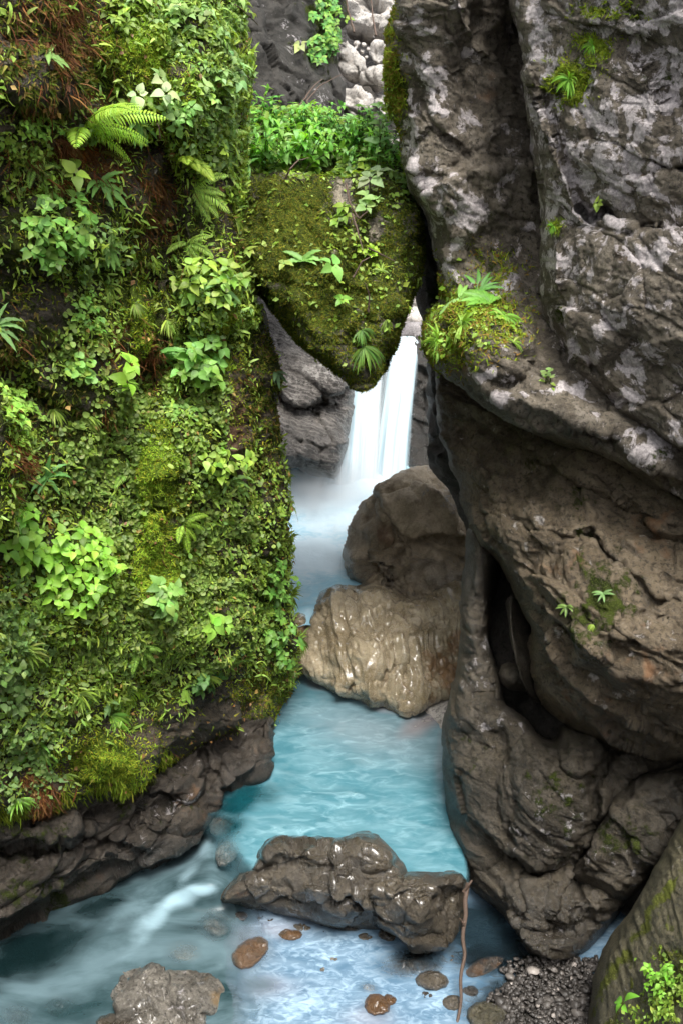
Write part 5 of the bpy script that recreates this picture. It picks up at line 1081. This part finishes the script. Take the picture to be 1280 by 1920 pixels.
cover("hanging_moss", WALL, 5000, D([(b[0], b[1], 26, 16, 1.5) for b in [(190, 1480), (240, 1462), (140, 1492), (215, 1475), (300, 1435), (90, 1505), (30, 1525), (200, 1484)]], 0, seed=7), 7, 'blade', (.06, .16), G_MOSS, "moss tufts hanging from the lower edge of the wall", "moss", .0, 2.2, .1, M_MOSS, .8)
cover("boulder_moss", CHOCK, 70000, D([(560, 420, 150, 110, 1.4), (640, 560, 140, 120, 1.1), (740, 430, 60, 100, .8), (520, 480, 90, 60, 1.0), (680, 660, 50, 50, 1), (640, 380, 22, 50, -1.6), (560, 336, 30, 9, -2), (700, 432, 20, 18, -1.3), (700, 335, 24, 9, -1), (626, 478, 10, 12, -1.5)], .15, nz=.35, seed=8, sc=22), 8, 'fuzz', (.018, .045), G_MOSSD + [(.10, .115, .018), (.08, .095, .014)], "olive moss blanket over the wedged boulder", "moss", .003, .7, .2, M_MOSS)
cover("boulder_leaves", CHOCK, 1500, D([(690, 380, 60, 60, 1), (650, 450, 90, 60, .8), (710, 520, 60, 60, 1), (480, 420, 50, 110, .6), (600, 335, 160, 20, 1.6), (740, 390, 30, 60, .6), (560, 560, 60, 60, .4), (660, 600, 60, 60, .5)], .02, seed=9), 9, 'small', (.035, .075), G_MID + G_LIGHT, "sparse little leaves on the wedged boulder", "ground cover", .04)
cover("ledge_moss", PILLAR, 22000, D([(890, 590, 80, 60, 1.3), (850, 640, 60, 40, 1.2), (940, 620, 50, 30, .8), (738, 150, 14, 110, 1.3), (930, 500, 50, 34, .5), (1240, 745, 40, 16, .8)], .0, nz=.5, seed=10), 10, 'fuzz', (.025, .06), G_MOSS + [(.16, .12, .04)], "mossy turf on the ledge of the right cliff", "moss", .005, .2, .4, M_MOSS)
cover("ledge_leaves", PILLAR, 750, D([(880, 590, 60, 50, 1.3), (835, 640, 40, 34, 1.3), (940, 600, 40, 40, 1), (1026, 720, 14, 20, 1.0), (735, 200, 10, 70, .4)], .0, seed=11), 11, 'small', (.035, .075), G_LIGHT + G_LIME[:1], "fresh small leaves on the ledge of the right cliff", "ground cover", .05)
cover("cliff_moss", FACE, 4000, D([(1060, 150, 36, 34, 1.2), (1110, 90, 34, 26, .9), (1150, 20, 60, 20, .5), (1040, 425, 12, 12, .6)], .0, seed=12), 12, 'fuzz', (.02, .05), G_MOSS, "thin moss round the tufts on the right cliff", "moss", .003, .2, .4, M_MOSS)
FARC = [o for o in [CL]]
# ------------------------------------------------------------------ single plants on the left wall
fern(WALL, 150, 240, 160, "largest bright fern with lacy arching fronds on the upper wall overhang", (.19, .36, .05), 8, 1, .6, aim=(66, 48, 84, 14, 30, 0, 110, 150), wid=.16)
fern(WALL, 345, 296, 84, "yellow-green fern leaning right, upper of the two beside the overhang edge", (.22, .36, .05), 5, 2, .8, aim=(60, 15, 38, 80, 28))
fern(WALL, 345, 366, 76, "fern with pale fronds pointing right, lower of the two beside the overhang edge", (.18, .32, .07), 5, 3, .9, aim=(25, 0, -25, 50, -50))
fern(WALL, 212, 1335, 96, "bright yellow-green fern hanging on the lower edge of the mossy wall", (.24, .42, .05), 5, 4, 1.7, aim=(25, -5, -40, 50, -70), wid=.26)
fern(WALL, 165, 265, 70, "dead rust brown fern drooping under the largest fern", (.20, .075, .02), 5, 5, 2.6, aim=(200, 250, 290, 330, 170), mat=M_DRY, cat='dead fern', name='dead_fern')
fern(WALL, 180, 285, 80, "single olive frond arching right below the largest fern", (.13, .15, .03), 1, 6, 1.2, aim=(-5,), wid=.10)
strap_fern(WALL, 62, 112, 46, "strap-leaved fern alone on the dark rock at top left", (.22, .38, .10), 4, 7, .12, 1.4, aim=(35, 200, -60, -40))
strap_fern(WALL, -6, 612, 58, "pale strap-leaved fern entering from the left edge of the picture", (.20, .36, .12), 5, 8, .09, 1.4, aim=(30, 5, -30, -60, 60))
strap_fern(WALL, 287, 672, 68, "upright tuft of long glossy strap leaves in the middle of the wall", (.15, .34, .08), 8, 9, .08, 1.0, aim=(50, 38, 25, 60, 15, 5, -15, 75))
strap_fern(WALL, 70, 890, 52, "star of dark green strap leaves in the shaded recess at left", (.10, .24, .06), 6, 10, .10, 1.5, aim=(85, 40, -70, 175, 200, 10))
strap_fern(WALL, 80, 1392, 56, "drooping strap-leaved fern near the lower left edge of the wall", (.16, .36, .06), 7, 11, .09, 2.6, aim=(10, -15, -60, -90, 200, 230, 60))
strap_fern(WALL, 190, 458, 50, "light strap leaves pointing down right, beside the large broadleaf clump", (.20, .38, .09), 5, 12, .12, 2.0, aim=(-10, -40, -75, 20, -110))
strap_fern(WALL, 175, 345, 66, "row of arching strap leaves under the dead fern", (.16, .32, .08), 7, 13, .10, 1.7, aim=(10, -20, 30, 160, -50, 190, -80))
strap_fern(WALL, 248, 222, 50, "dark-leaved strap fern hanging from the overhang lip", (.17, .33, .09), 5, 14, .12, 2.4, aim=(-60, -90, -30, 200, -120))
strap_fern(WALL, 400, 535, 55, "pale strap leaves sticking out right of the middle wall", (.20, .36, .14), 5, 15, .10, 1.1, aim=(10, 0, -35, 170, 30))
strap_fern(WALL, 440, 900, 52, "light green strap leaves sweeping down to the shaded return face", (.20, .36, .09), 5, 16, .10, 1.8, aim=(-20, -40, -60, 170, 20))
strap_fern(WALL, 330, 770, 46, "folded light green leaves in the centre of the wall", (.18, .34, .07), 5, 17, .13, 1.9, aim=(-20, 200, -70, 40, 130))
strap_fern(WALL, 340, 1290, 34, "bright yellowish leaf pair near the lower right of the wall", (.26, .42, .07), 3, 18, .16, 2.0, aim=(50, -110, -70))
strap_fern(WALL, 195, 1310, 34, "pale leaf pair hanging just above the bright lower fern", (.20, .34, .12), 3, 19, .15, 1.8, aim=(-20, -100, 200))
strap_fern(WALL, 505, 700, 36, "pale strap leaves in the shade of the right return face", (.10, .18, .08), 4, 20, .12, 1.4, aim=(-10, -40, -100, 160))
strap_fern(WALL, 100, 1370, 40, "upright strap leaves behind the drooping fern at lower left", (.15, .32, .06), 4, 21, .10, 1.6, aim=(60, -60, 20, -20))
leafy(WALL, 92, 445, 62, 62, 30, "large clump of heart-shaped leaves on the left, the biggest broadleaf clump", [(.13, .27, .06), (.14, .33, .08), (.09, .23, .06)], 95, 30)
leafy(WALL, 132, 1070, 62, 72, 30, "tall patch of fresh apple green leaves low on the wall", [(.17, .38, .06), (.20, .42, .07), (.14, .33, .05)], 110, 31)
leafy(WALL, 190, 722, 22, 26, 36, "three big pointed bright leaves beside round ones, upper middle left", [(.20, .42, .06), (.18, .38, .06)], 15, 32)
leafy(WALL, 132, 700, 24, 22, 20, "pale rounded leaf cluster left of the three big pointed leaves", [(.14, .32, .10), (.14, .27, .06)], 30, 33, tpl='round')
leafy(WALL, 385, 545, 52, 40, 30, "leafy clump by the pale strap leaves on the right of the wall", G_LIGHT + [(.16, .32, .09)], 55, 34)
leafy(WALL, 372, 690, 52, 44, 32, "spreading clump of broad green leaves right of the glossy strap tuft", [(.13, .28, .06), (.14, .34, .10)], 60, 35)
leafy(WALL, 30, 1010, 36, 44, 34, "bright leafy plant at the left edge above the apple green patch", [(.18, .40, .07), (.13, .32, .06)], 35, 36)
leafy(WALL, 308, 1130, 28, 34, 32, "cool green broad leaves below the lime moss stripe", [(.13, .28, .09), (.15, .31, .09)], 24, 37)
leafy(WALL, 400, 1178, 26, 16, 30, "five-leaved bright plant near the wall's lower right corner", [(.17, .38, .07)], 12, 38)
leafy(WALL, 268, 168, 34, 24, 26, "pale greyish leaves above the overhang lip", [(.26, .38, .24), (.18, .32, .16)], 16, 39)
leafy(WALL, 250, 205, 30, 18, 22, "mid green leaves just under the pale greyish ones", G_LIGHT, 20, 40)
leafy(WALL, 345, 55, 30, 26, 28, "cool green leaf cluster high on the wall near the top edge", G_BLUE, 30, 41)
leafy(WALL, 405, 145, 34, 26, 28, "bluish leaf cluster at the right rim of the upper wall", G_BLUE + [(.16, .32, .16)], 34, 42)
leafy(WALL, 385, 185, 30, 24, 24, "leaf cluster directly under the bluish one at the upper rim", G_BLUE + G_LIGHT, 28, 43)
leafy(WALL, 235, 10, 34, 26, 26, "leafy plant cut by the top edge of the picture", G_LIGHT + G_BLUE, 30, 44)
leafy(WALL, 225, 45, 26, 20, 22, "small leaf cluster below the topmost leafy plant", G_LIGHT, 22, 45)
leafy(WALL, 432, 40, 20, 40, 24, "leaves on the skyline rim at the very top of the wall", G_LIGHT + [(.2, .36, .14)], 26, 46)
leafy(WALL, 395, 300, 34, 30, 24, "light leaf cluster right of the two leaning ferns", G_BLUE + G_LIGHT, 34, 47)
leafy(WALL, 330, 215, 34, 26, 26, "pale leaf cluster at the corner of the overhang", [(.18, .34, .14), (.14, .3, .1)], 26, 48)
leafy(WALL, 15, 780, 40, 60, 22, "bright leaf cushion bulging at the left edge, mid height", [(.19, .38, .08), (.15, .32, .07)], 80, 49)
leafy(WALL, 380, 1285, 34, 16, 22, "dark rounded leaves hanging at the lower right of the wall", [(.08, .20, .07), (.11, .25, .09)], 26, 50)
leafy(WALL, 400, 872, 50, 34, 26, "light leaves massed above the sweeping strap leaves", G_LIGHT + [(.19, .38, .09)], 44, 51)
leafy(WALL, 515, 1110, 24, 60, 20, "green leaves on the return face above the tan boulder", [(.08, .21, .05), (.11, .26, .06)], 50, 52)
leafy(WALL, 520, 1210, 24, 40, 20, "lowest leaf patch on the return face near the pool", [(.08, .21, .05), (.11, .26, .06)], 40, 53)
leafy(WALL, 18, 1290, 30, 50, 24, "bluish leafy plant on the left edge in the lower wall", G_BLUE, 40, 54)
leafy(WALL, 50, 240, 44, 26, 20, "bright small-leaved patch under the dark rock at left", [(.18, .36, .07), (.14, .3, .06)], 55, 55)
leafy(WALL, 105, 335, 26, 12, 30, "long pointed leaves above the biggest broadleaf clump", G_LIGHT, 12, 56)
leafy(WALL, 150, 595, 26, 40, 18, "trail of small leaves running down the dark part of the wall", [(.14, .30, .07), (.10, .24, .06)], 40, 57)
for i, (x, y, s, lab, c, mid) in enumerate([
    (205, 535, 44, "tuft of narrow drooping leaflets below the large broadleaf clump", G_MID + G_LIGHT, -90), (175, 628, 34, "dull green narrow-leaved tuft left of the hanging moss fin", G_MID, -80), (235, 618, 38, "feathery grey-green tuft beside the hanging moss fin", [(.09, .16, .07)], -60),
    (150, 755, 44, "bright narrow-leaved tuft arching over the dark recess", G_LIGHT, -40), (85, 775, 38, "drooping narrow-leaved tuft inside the dark recess", G_MID, -100), (148, 852, 28, "small claw-shaped tuft right of the star fern", G_LIGHT, 80),
    (205, 1345, 54, "dense drooping grassy tuft left of the bright lower fern", [(.12, .28, .05), (.15, .32, .06)], -70), (140, 1290, 44, "arching narrow-leaved tuft above the lower left strap fern", G_LIGHT, -60), (50, 1220, 50, "large spiky tuft near the left edge of the lower wall", G_LIGHT + G_MID, 20),
    (30, 1500, 40, "spiky bright tuft at the lowest left corner of the wall", [(.14, .32, .06)], 60), (120, 1455, 30, "small light tuft on the lower lip of the wall", G_LIGHT, -60), (385, 1265, 34, "fine dark tuft under the lower right leaves", G_MID, -80),
    (290, 1260, 30, "olive tuft of fine leaves near the lower middle", G_MID, -90), (15, 735, 40, "pale spiky grass at the left edge above the leaf cushion", [(.22, .36, .16)], 30), (240, 570, 30, "short grassy tuft at the top of the hanging moss fin", G_MID, -60),
    (310, 600, 36, "long fine-leaved tuft right of the hanging moss fin", G_MID + G_LIGHT, -70), (380, 375, 36, "feathery tuft under the lower leaning fern", G_LIGHT, -70), (285, 490, 30, "dull spiky tuft under the dark overhang wall", G_MID, -50),
    (240, 1010, 34, "thin dark tuft left of the lime moss stripe", G_MID, -60), (130, 390, 36, "narrow leaves among the upper broadleaf clump", G_LIGHT, -30), (430, 410, 30, "thin tuft on the shaded rim beside the wedged boulder", G_MID, -40), (60, 905, 30, "fine tuft under the star fern", G_MID, -80)]):
    spray(WALL, x, y, s, lab, c, 30, 60 + i, mid=mid)
# wedged boulder
leafy(CHOCK, 705, 372, 16, 10, 28, "greyish green five-leaved plant high on the right of the wedged boulder", [(.20, .33, .20), (.16, .28, .16)], 10, 90)
leafy(CHOCK, 688, 412, 18, 14, 24, "grey-green leaves just below the greyish five-leaved plant", [(.15, .28, .12)], 15, 91)
leafy(CHOCK, 640, 415, 16, 12, 18, "small light plant left of the grey-green leaves on the boulder", G_LIGHT, 15, 92)
leafy(CHOCK, 610, 516, 4, 4, 28, "single bright rosette of broad leaves in the middle of the wedged boulder", [(.14, .36, .10)], 6, 93)
leafy(CHOCK, 634, 577, 6, 6, 20, "small bright rosette low on the wedged boulder", [(.18, .40, .08)], 8, 94)
leafy(CHOCK, 694, 465, 16, 8, 14, "yellow-green sprig beside the bare patch of the wedged boulder", [(.22, .40, .05)], 20, 95)
leafy(CHOCK, 485, 490, 12, 12, 18, "yellowish leaves at the left rim of the wedged boulder", [(.24, .38, .10)], 8, 96)
leafy(CHOCK, 535, 505, 14, 8, 20, "pale drooping leaves left of the bright rosette", [(.24, .40, .12)], 8, 97)
strap_fern(CHOCK, 565, 482, 40, "small strap-leaved fern spreading sideways on the wedged boulder", (.18, .36, .08), 5, 98, .13, 1.6, aim=(150, 20, 190, 50, 0))
spray(CHOCK, 680, 650, 50, "dark spiky tuft near the lower tip of the wedged boulder, the larger", [(.06, .14, .03), (.08, .17, .035)], 44, 99, mid=-80, width=.04)
spray(CHOCK, 672, 620, 34, "dark spiky tuft above the larger one at the boulder's lower tip", [(.06, .14, .03)], 30, 100, mid=-70)
spray(CHOCK, 720, 600, 26, "thin dark tuft at the right side of the boulder's lower tip", G_MID, 20, 101, mid=-90)
spray(CHOCK, 720, 505, 26, "fine pale sprig on the right flank of the wedged boulder", G_LIGHT, 18, 102, mid=60)
hx = np.random.default_rng(77)
HERBS = [("pale", .0), ("tall", .0)]
words = ["first", "second", "third", "fourth", "fifth", "sixth", "seventh", "eighth", "ninth", "tenth", "eleventh", "twelfth", "thirteenth", "fourteenth"]
for i in range(14):
    x = 462 + i * 20.5 + hx.normal() * 3
    herb(CHOCK, x, 326, 92 + 26 * math.sin(i * 1.7), "bushy green herb in the front row on the wedged boulder, %s from the left" % words[i], [(.12, .34, .06), (.16, .40, .07), (.12, .27, .06), (.17, .36, .15)] if i % 3 else [(.13, .28, .09), (.2, .4, .2)], 200 + i, group="herbs along the front top edge of the wedged boulder", stems=7, lf=.25)
TOPROCK = rock("earth_bank", [(430, 230), (520, 215), (600, 225), (700, 262), (752, 285), (770, 360), (430, 360)], [(440, 240, 13.9), (600, 240, 13.9), (740, 290, 13.7), (440, 350, 13.2), (740, 350, 13.2)], .3, 20, M_LEFT, 130, step=4, back=.3, masks={'moss': [(600, 300, 300, 90, .8)]})
TOPROCK.ob['kind'] = 'structure'
for i in range(13):
    x = 455 + i * 22 + hx.normal() * 4; y = 262 + max(0, (x - 560) * .22) + hx.normal() * 4
    herb(TOPROCK, x, y, 96 - .08 * (x - 450), "slender green herb in the back row behind the wedged boulder, %s from the left" % words[i], [(.13, .30, .06), (.14, .36, .10), (.07, .22, .06)], 220 + i, group="herbs in the back row behind the wedged boulder", stems=7, lf=.23)
cover("bank_leaves", TOPROCK, 5000, D([], .8, seed=13), 13, 'small', (.05, .12), G_LIGHT + G_BLUE, "low leaves filling the bank behind the wedged boulder", "ground cover", .15)
CLS = None
# right cliff
strap_fern(PILLAR, 915, 560, 62, "large bright strap-leaved fern on the ledge of the right cliff", (.17, .38, .06), 9, 110, .11, 1.2, aim=(95, 110, 125, 80, 60, 150, 40, 20, 175))
strap_fern(PILLAR, 895, 535, 52, "narrower strap fern growing just above the large ledge fern", (.12, .30, .06), 7, 111, .08, 1.2, aim=(100, 75, 130, 50, 30))
strap_fern(PILLAR, 858, 560, 46, "light strap leaves at the left end of the ledge plants", (.20, .38, .08), 5, 112, .12, 1.4, aim=(140, 120, 60, -60, -90))
spray(PILLAR, 940, 600, 40, "bushy bright tuft at the right end of the ledge plants", [(.14, .34, .06)], 44, 113, mid=60, span=240)
spray(PILLAR, 830, 640, 44, "fine green tuft at the left tip of the ledge", [(.14, .32, .05), (.19, .36, .06)], 44, 114, mid=70, span=240)
spray(PILLAR, 880, 620, 44, "loose green tuft in the middle of the mossy ledge", [(.16, .32, .06)], 30, 115, mid=80, span=220)
spray(PILLAR, 960, 640, 26, "small tuft below the bushy one on the ledge", G_LIGHT, 20, 116, mid=30)
leafy(PILLAR, 1026, 720, 10, 14, 12, "little cluster of round pale leaves under the ledge of the right cliff", [(.15, .27, .11)], 15, 117, tpl='round')
spray(FACE, 1060, 150, 36, "larger green grassy tuft high on the right cliff", [(.12, .30, .04), (.15, .34, .05)], 44, 118, mid=60, span=260)
spray(FACE, 1112, 86, 24, "small green tuft above and right of the larger one on the cliff", [(.12, .30, .04)], 26, 119, mid=60, span=260)
spray(FACE, 1038, 426, 18, "tiny green tuft beside the long crack of the right cliff", [(.12, .30, .04)], 18, 120, mid=60, span=260)
leafy(FACE, 1136, 378, 6, 6, 16, "small leafy sprig just above the jagged crack of the right cliff", G_LIGHT, 8, 121)
strap_fern(BULGE, 1130, 1112, 26, "small fern with pale blades on the lower right cliff, the upper one", (.14, .26, .08), 6, 122, .12, 1.4, aim=(20, 170, -60, -100, 50, 200))
strap_fern(BULGE, 1075, 1138, 22, "small fern left of the pale-bladed one on the lower right cliff", (.15, .24, .06), 6, 123, .12, 1.4, aim=(20, 170, -60, -100, 50, 200))
spray(BULGE, 1110, 1170, 18, "tiny tuft under the pale-bladed fern of the lower cliff", G_LIGHT, 14, 124, mid=-80)
leafy(SLAB, 1245, 1845, 26, 34, 18, "bright small-leaved plant on the mossy slab at bottom right", [(.14, .36, .05), (.18, .40, .08)], 40, 125)
leafy(SLAB, 1205, 1908, 10, 12, 32, "single broad-leaved plant cut by the bottom edge on the mossy slab", [(.15, .40, .06)], 8, 126)
cover("slab_leaves", SLAB, 500, D([(1260, 1870, 40, 60, 1), (1220, 1910, 40, 20, .8)], 0, seed=14), 14, 'small', (.03, .06), G_LIGHT, "tiny leaves on the mossy slab", "ground cover", .03)
class _S: pass
mo = CL.data; co = np.empty(len(mo.vertices) * 3, np.float32); mo.vertices.foreach_get('co', co); co = co.reshape(-1, 3).astype(float)
cx_, cy_, cd_ = proj(co)
CS = _S(); k_ = np.nonzero(cd_ < 19.5)[0]; CS.V = co[k_]; CS.x = cx_[k_]; CS.y = cy_[k_]; CS.N = np.tile(unit(np.array([[.1, -1, .1]])), (len(k_), 1))
for i, (x, y, rx, ry, lab) in enumerate([(612, 30, 26, 34, "ivy-like leaves hanging beside the ravine, top cluster"), (625, 80, 18, 26, "dark leaves hanging beside the ravine, middle cluster"), (600, 100, 22, 30, "leaves on the dark cliff above the herbs, lowest cluster"), (560, 92, 10, 5, "two pale drooping leaves on the dark far cliff")]):
    leafy(CS, x, y, rx, ry, 15 if i < 3 else 22, lab, [(.07, .22, .06), (.13, .28, .06)] if i < 3 else [(.3, .4, .2)], 70 if i < 3 else 4, 140 + i)
leafy(CS, 672, 55, 6, 4, 12, "tiny sprig hanging over the shaded ravine shelf", G_LIGHT, 8, 146)

for i, (x, y, s, lab, c, aim) in enumerate([
    (300, 110, 60, "small fern on the lime moss near the top of the wall", (.20, .36, .06), (20, -20, 60, 150, -60)), (425, 255, 56, "fern at the wall's right rim level with the herbs", (.17, .32, .08), (10, -30, 40, -70)),
    (50, 322, 60, "dusky fern hanging left above the biggest broadleaf clump", (.12, .25, .05), (-20, -60, 20, 200)), (245, 885, 60, "fern half buried in round leaves beside the lime moss stripe", (.16, .32, .06), (20, -30, 160, -80)),
    (335, 985, 56, "fresh fern on the moss ridge level with the upper pool", (.19, .36, .05), (0, -40, 40, 170, -90)), (60, 1135, 60, "fern below the apple green patch at the left", (.17, .34, .06), (-10, -50, 30, 200)),
    (262, 1215, 60, "fern hanging in the middle of the lower wall", (.17, .34, .07), (-30, -70, 10, 210)), (425, 1110, 50, "small fern near the wall's lower right ridge", (.19, .36, .07), (0, -40, 40, -90)),
    (120, 905, 56, "pale fern in the hollow right of the star fern", (.16, .30, .09), (10, -40, 50, 180)), (355, 455, 56, "fern under the feathery tuft at the right of the upper wall", (.20, .36, .08), (0, -40, 40, -80, 170))]):
    fern(WALL, x, y, s, lab, c, len(aim), 300 + i, .9, aim=aim, wid=.2)
for i, (x, y, s, lab, mid) in enumerate([
    (548, 1120, 34, "leafy tuft sticking out over the upper pool from the return face", 0), (540, 1010, 26, "thin tuft on the edge of the return face above the spray", -20), (553, 1200, 34, "drooping tuft on the wall's edge beside the fluted wet boulder", -40),
    (533, 900, 22, "tiny tuft on the return face edge at the height of the upper tan boulder's top", -10), (450, 110, 34, "grassy tuft on the top right rim of the wall, the upper one", 10), (452, 190, 34, "grassy tuft on the top right rim of the wall, the lower one", -10),
    (438, 20, 44, "long grass blades leaning out from the wall's rim by the top edge", 20), (545, 1262, 30, "tuft at the lowest corner of the return face above the turquoise pool", -60)]):
    spray(WALL, x, y, s, lab, G_LIGHT + G_MID, 30, 330 + i, mid=mid, span=170)
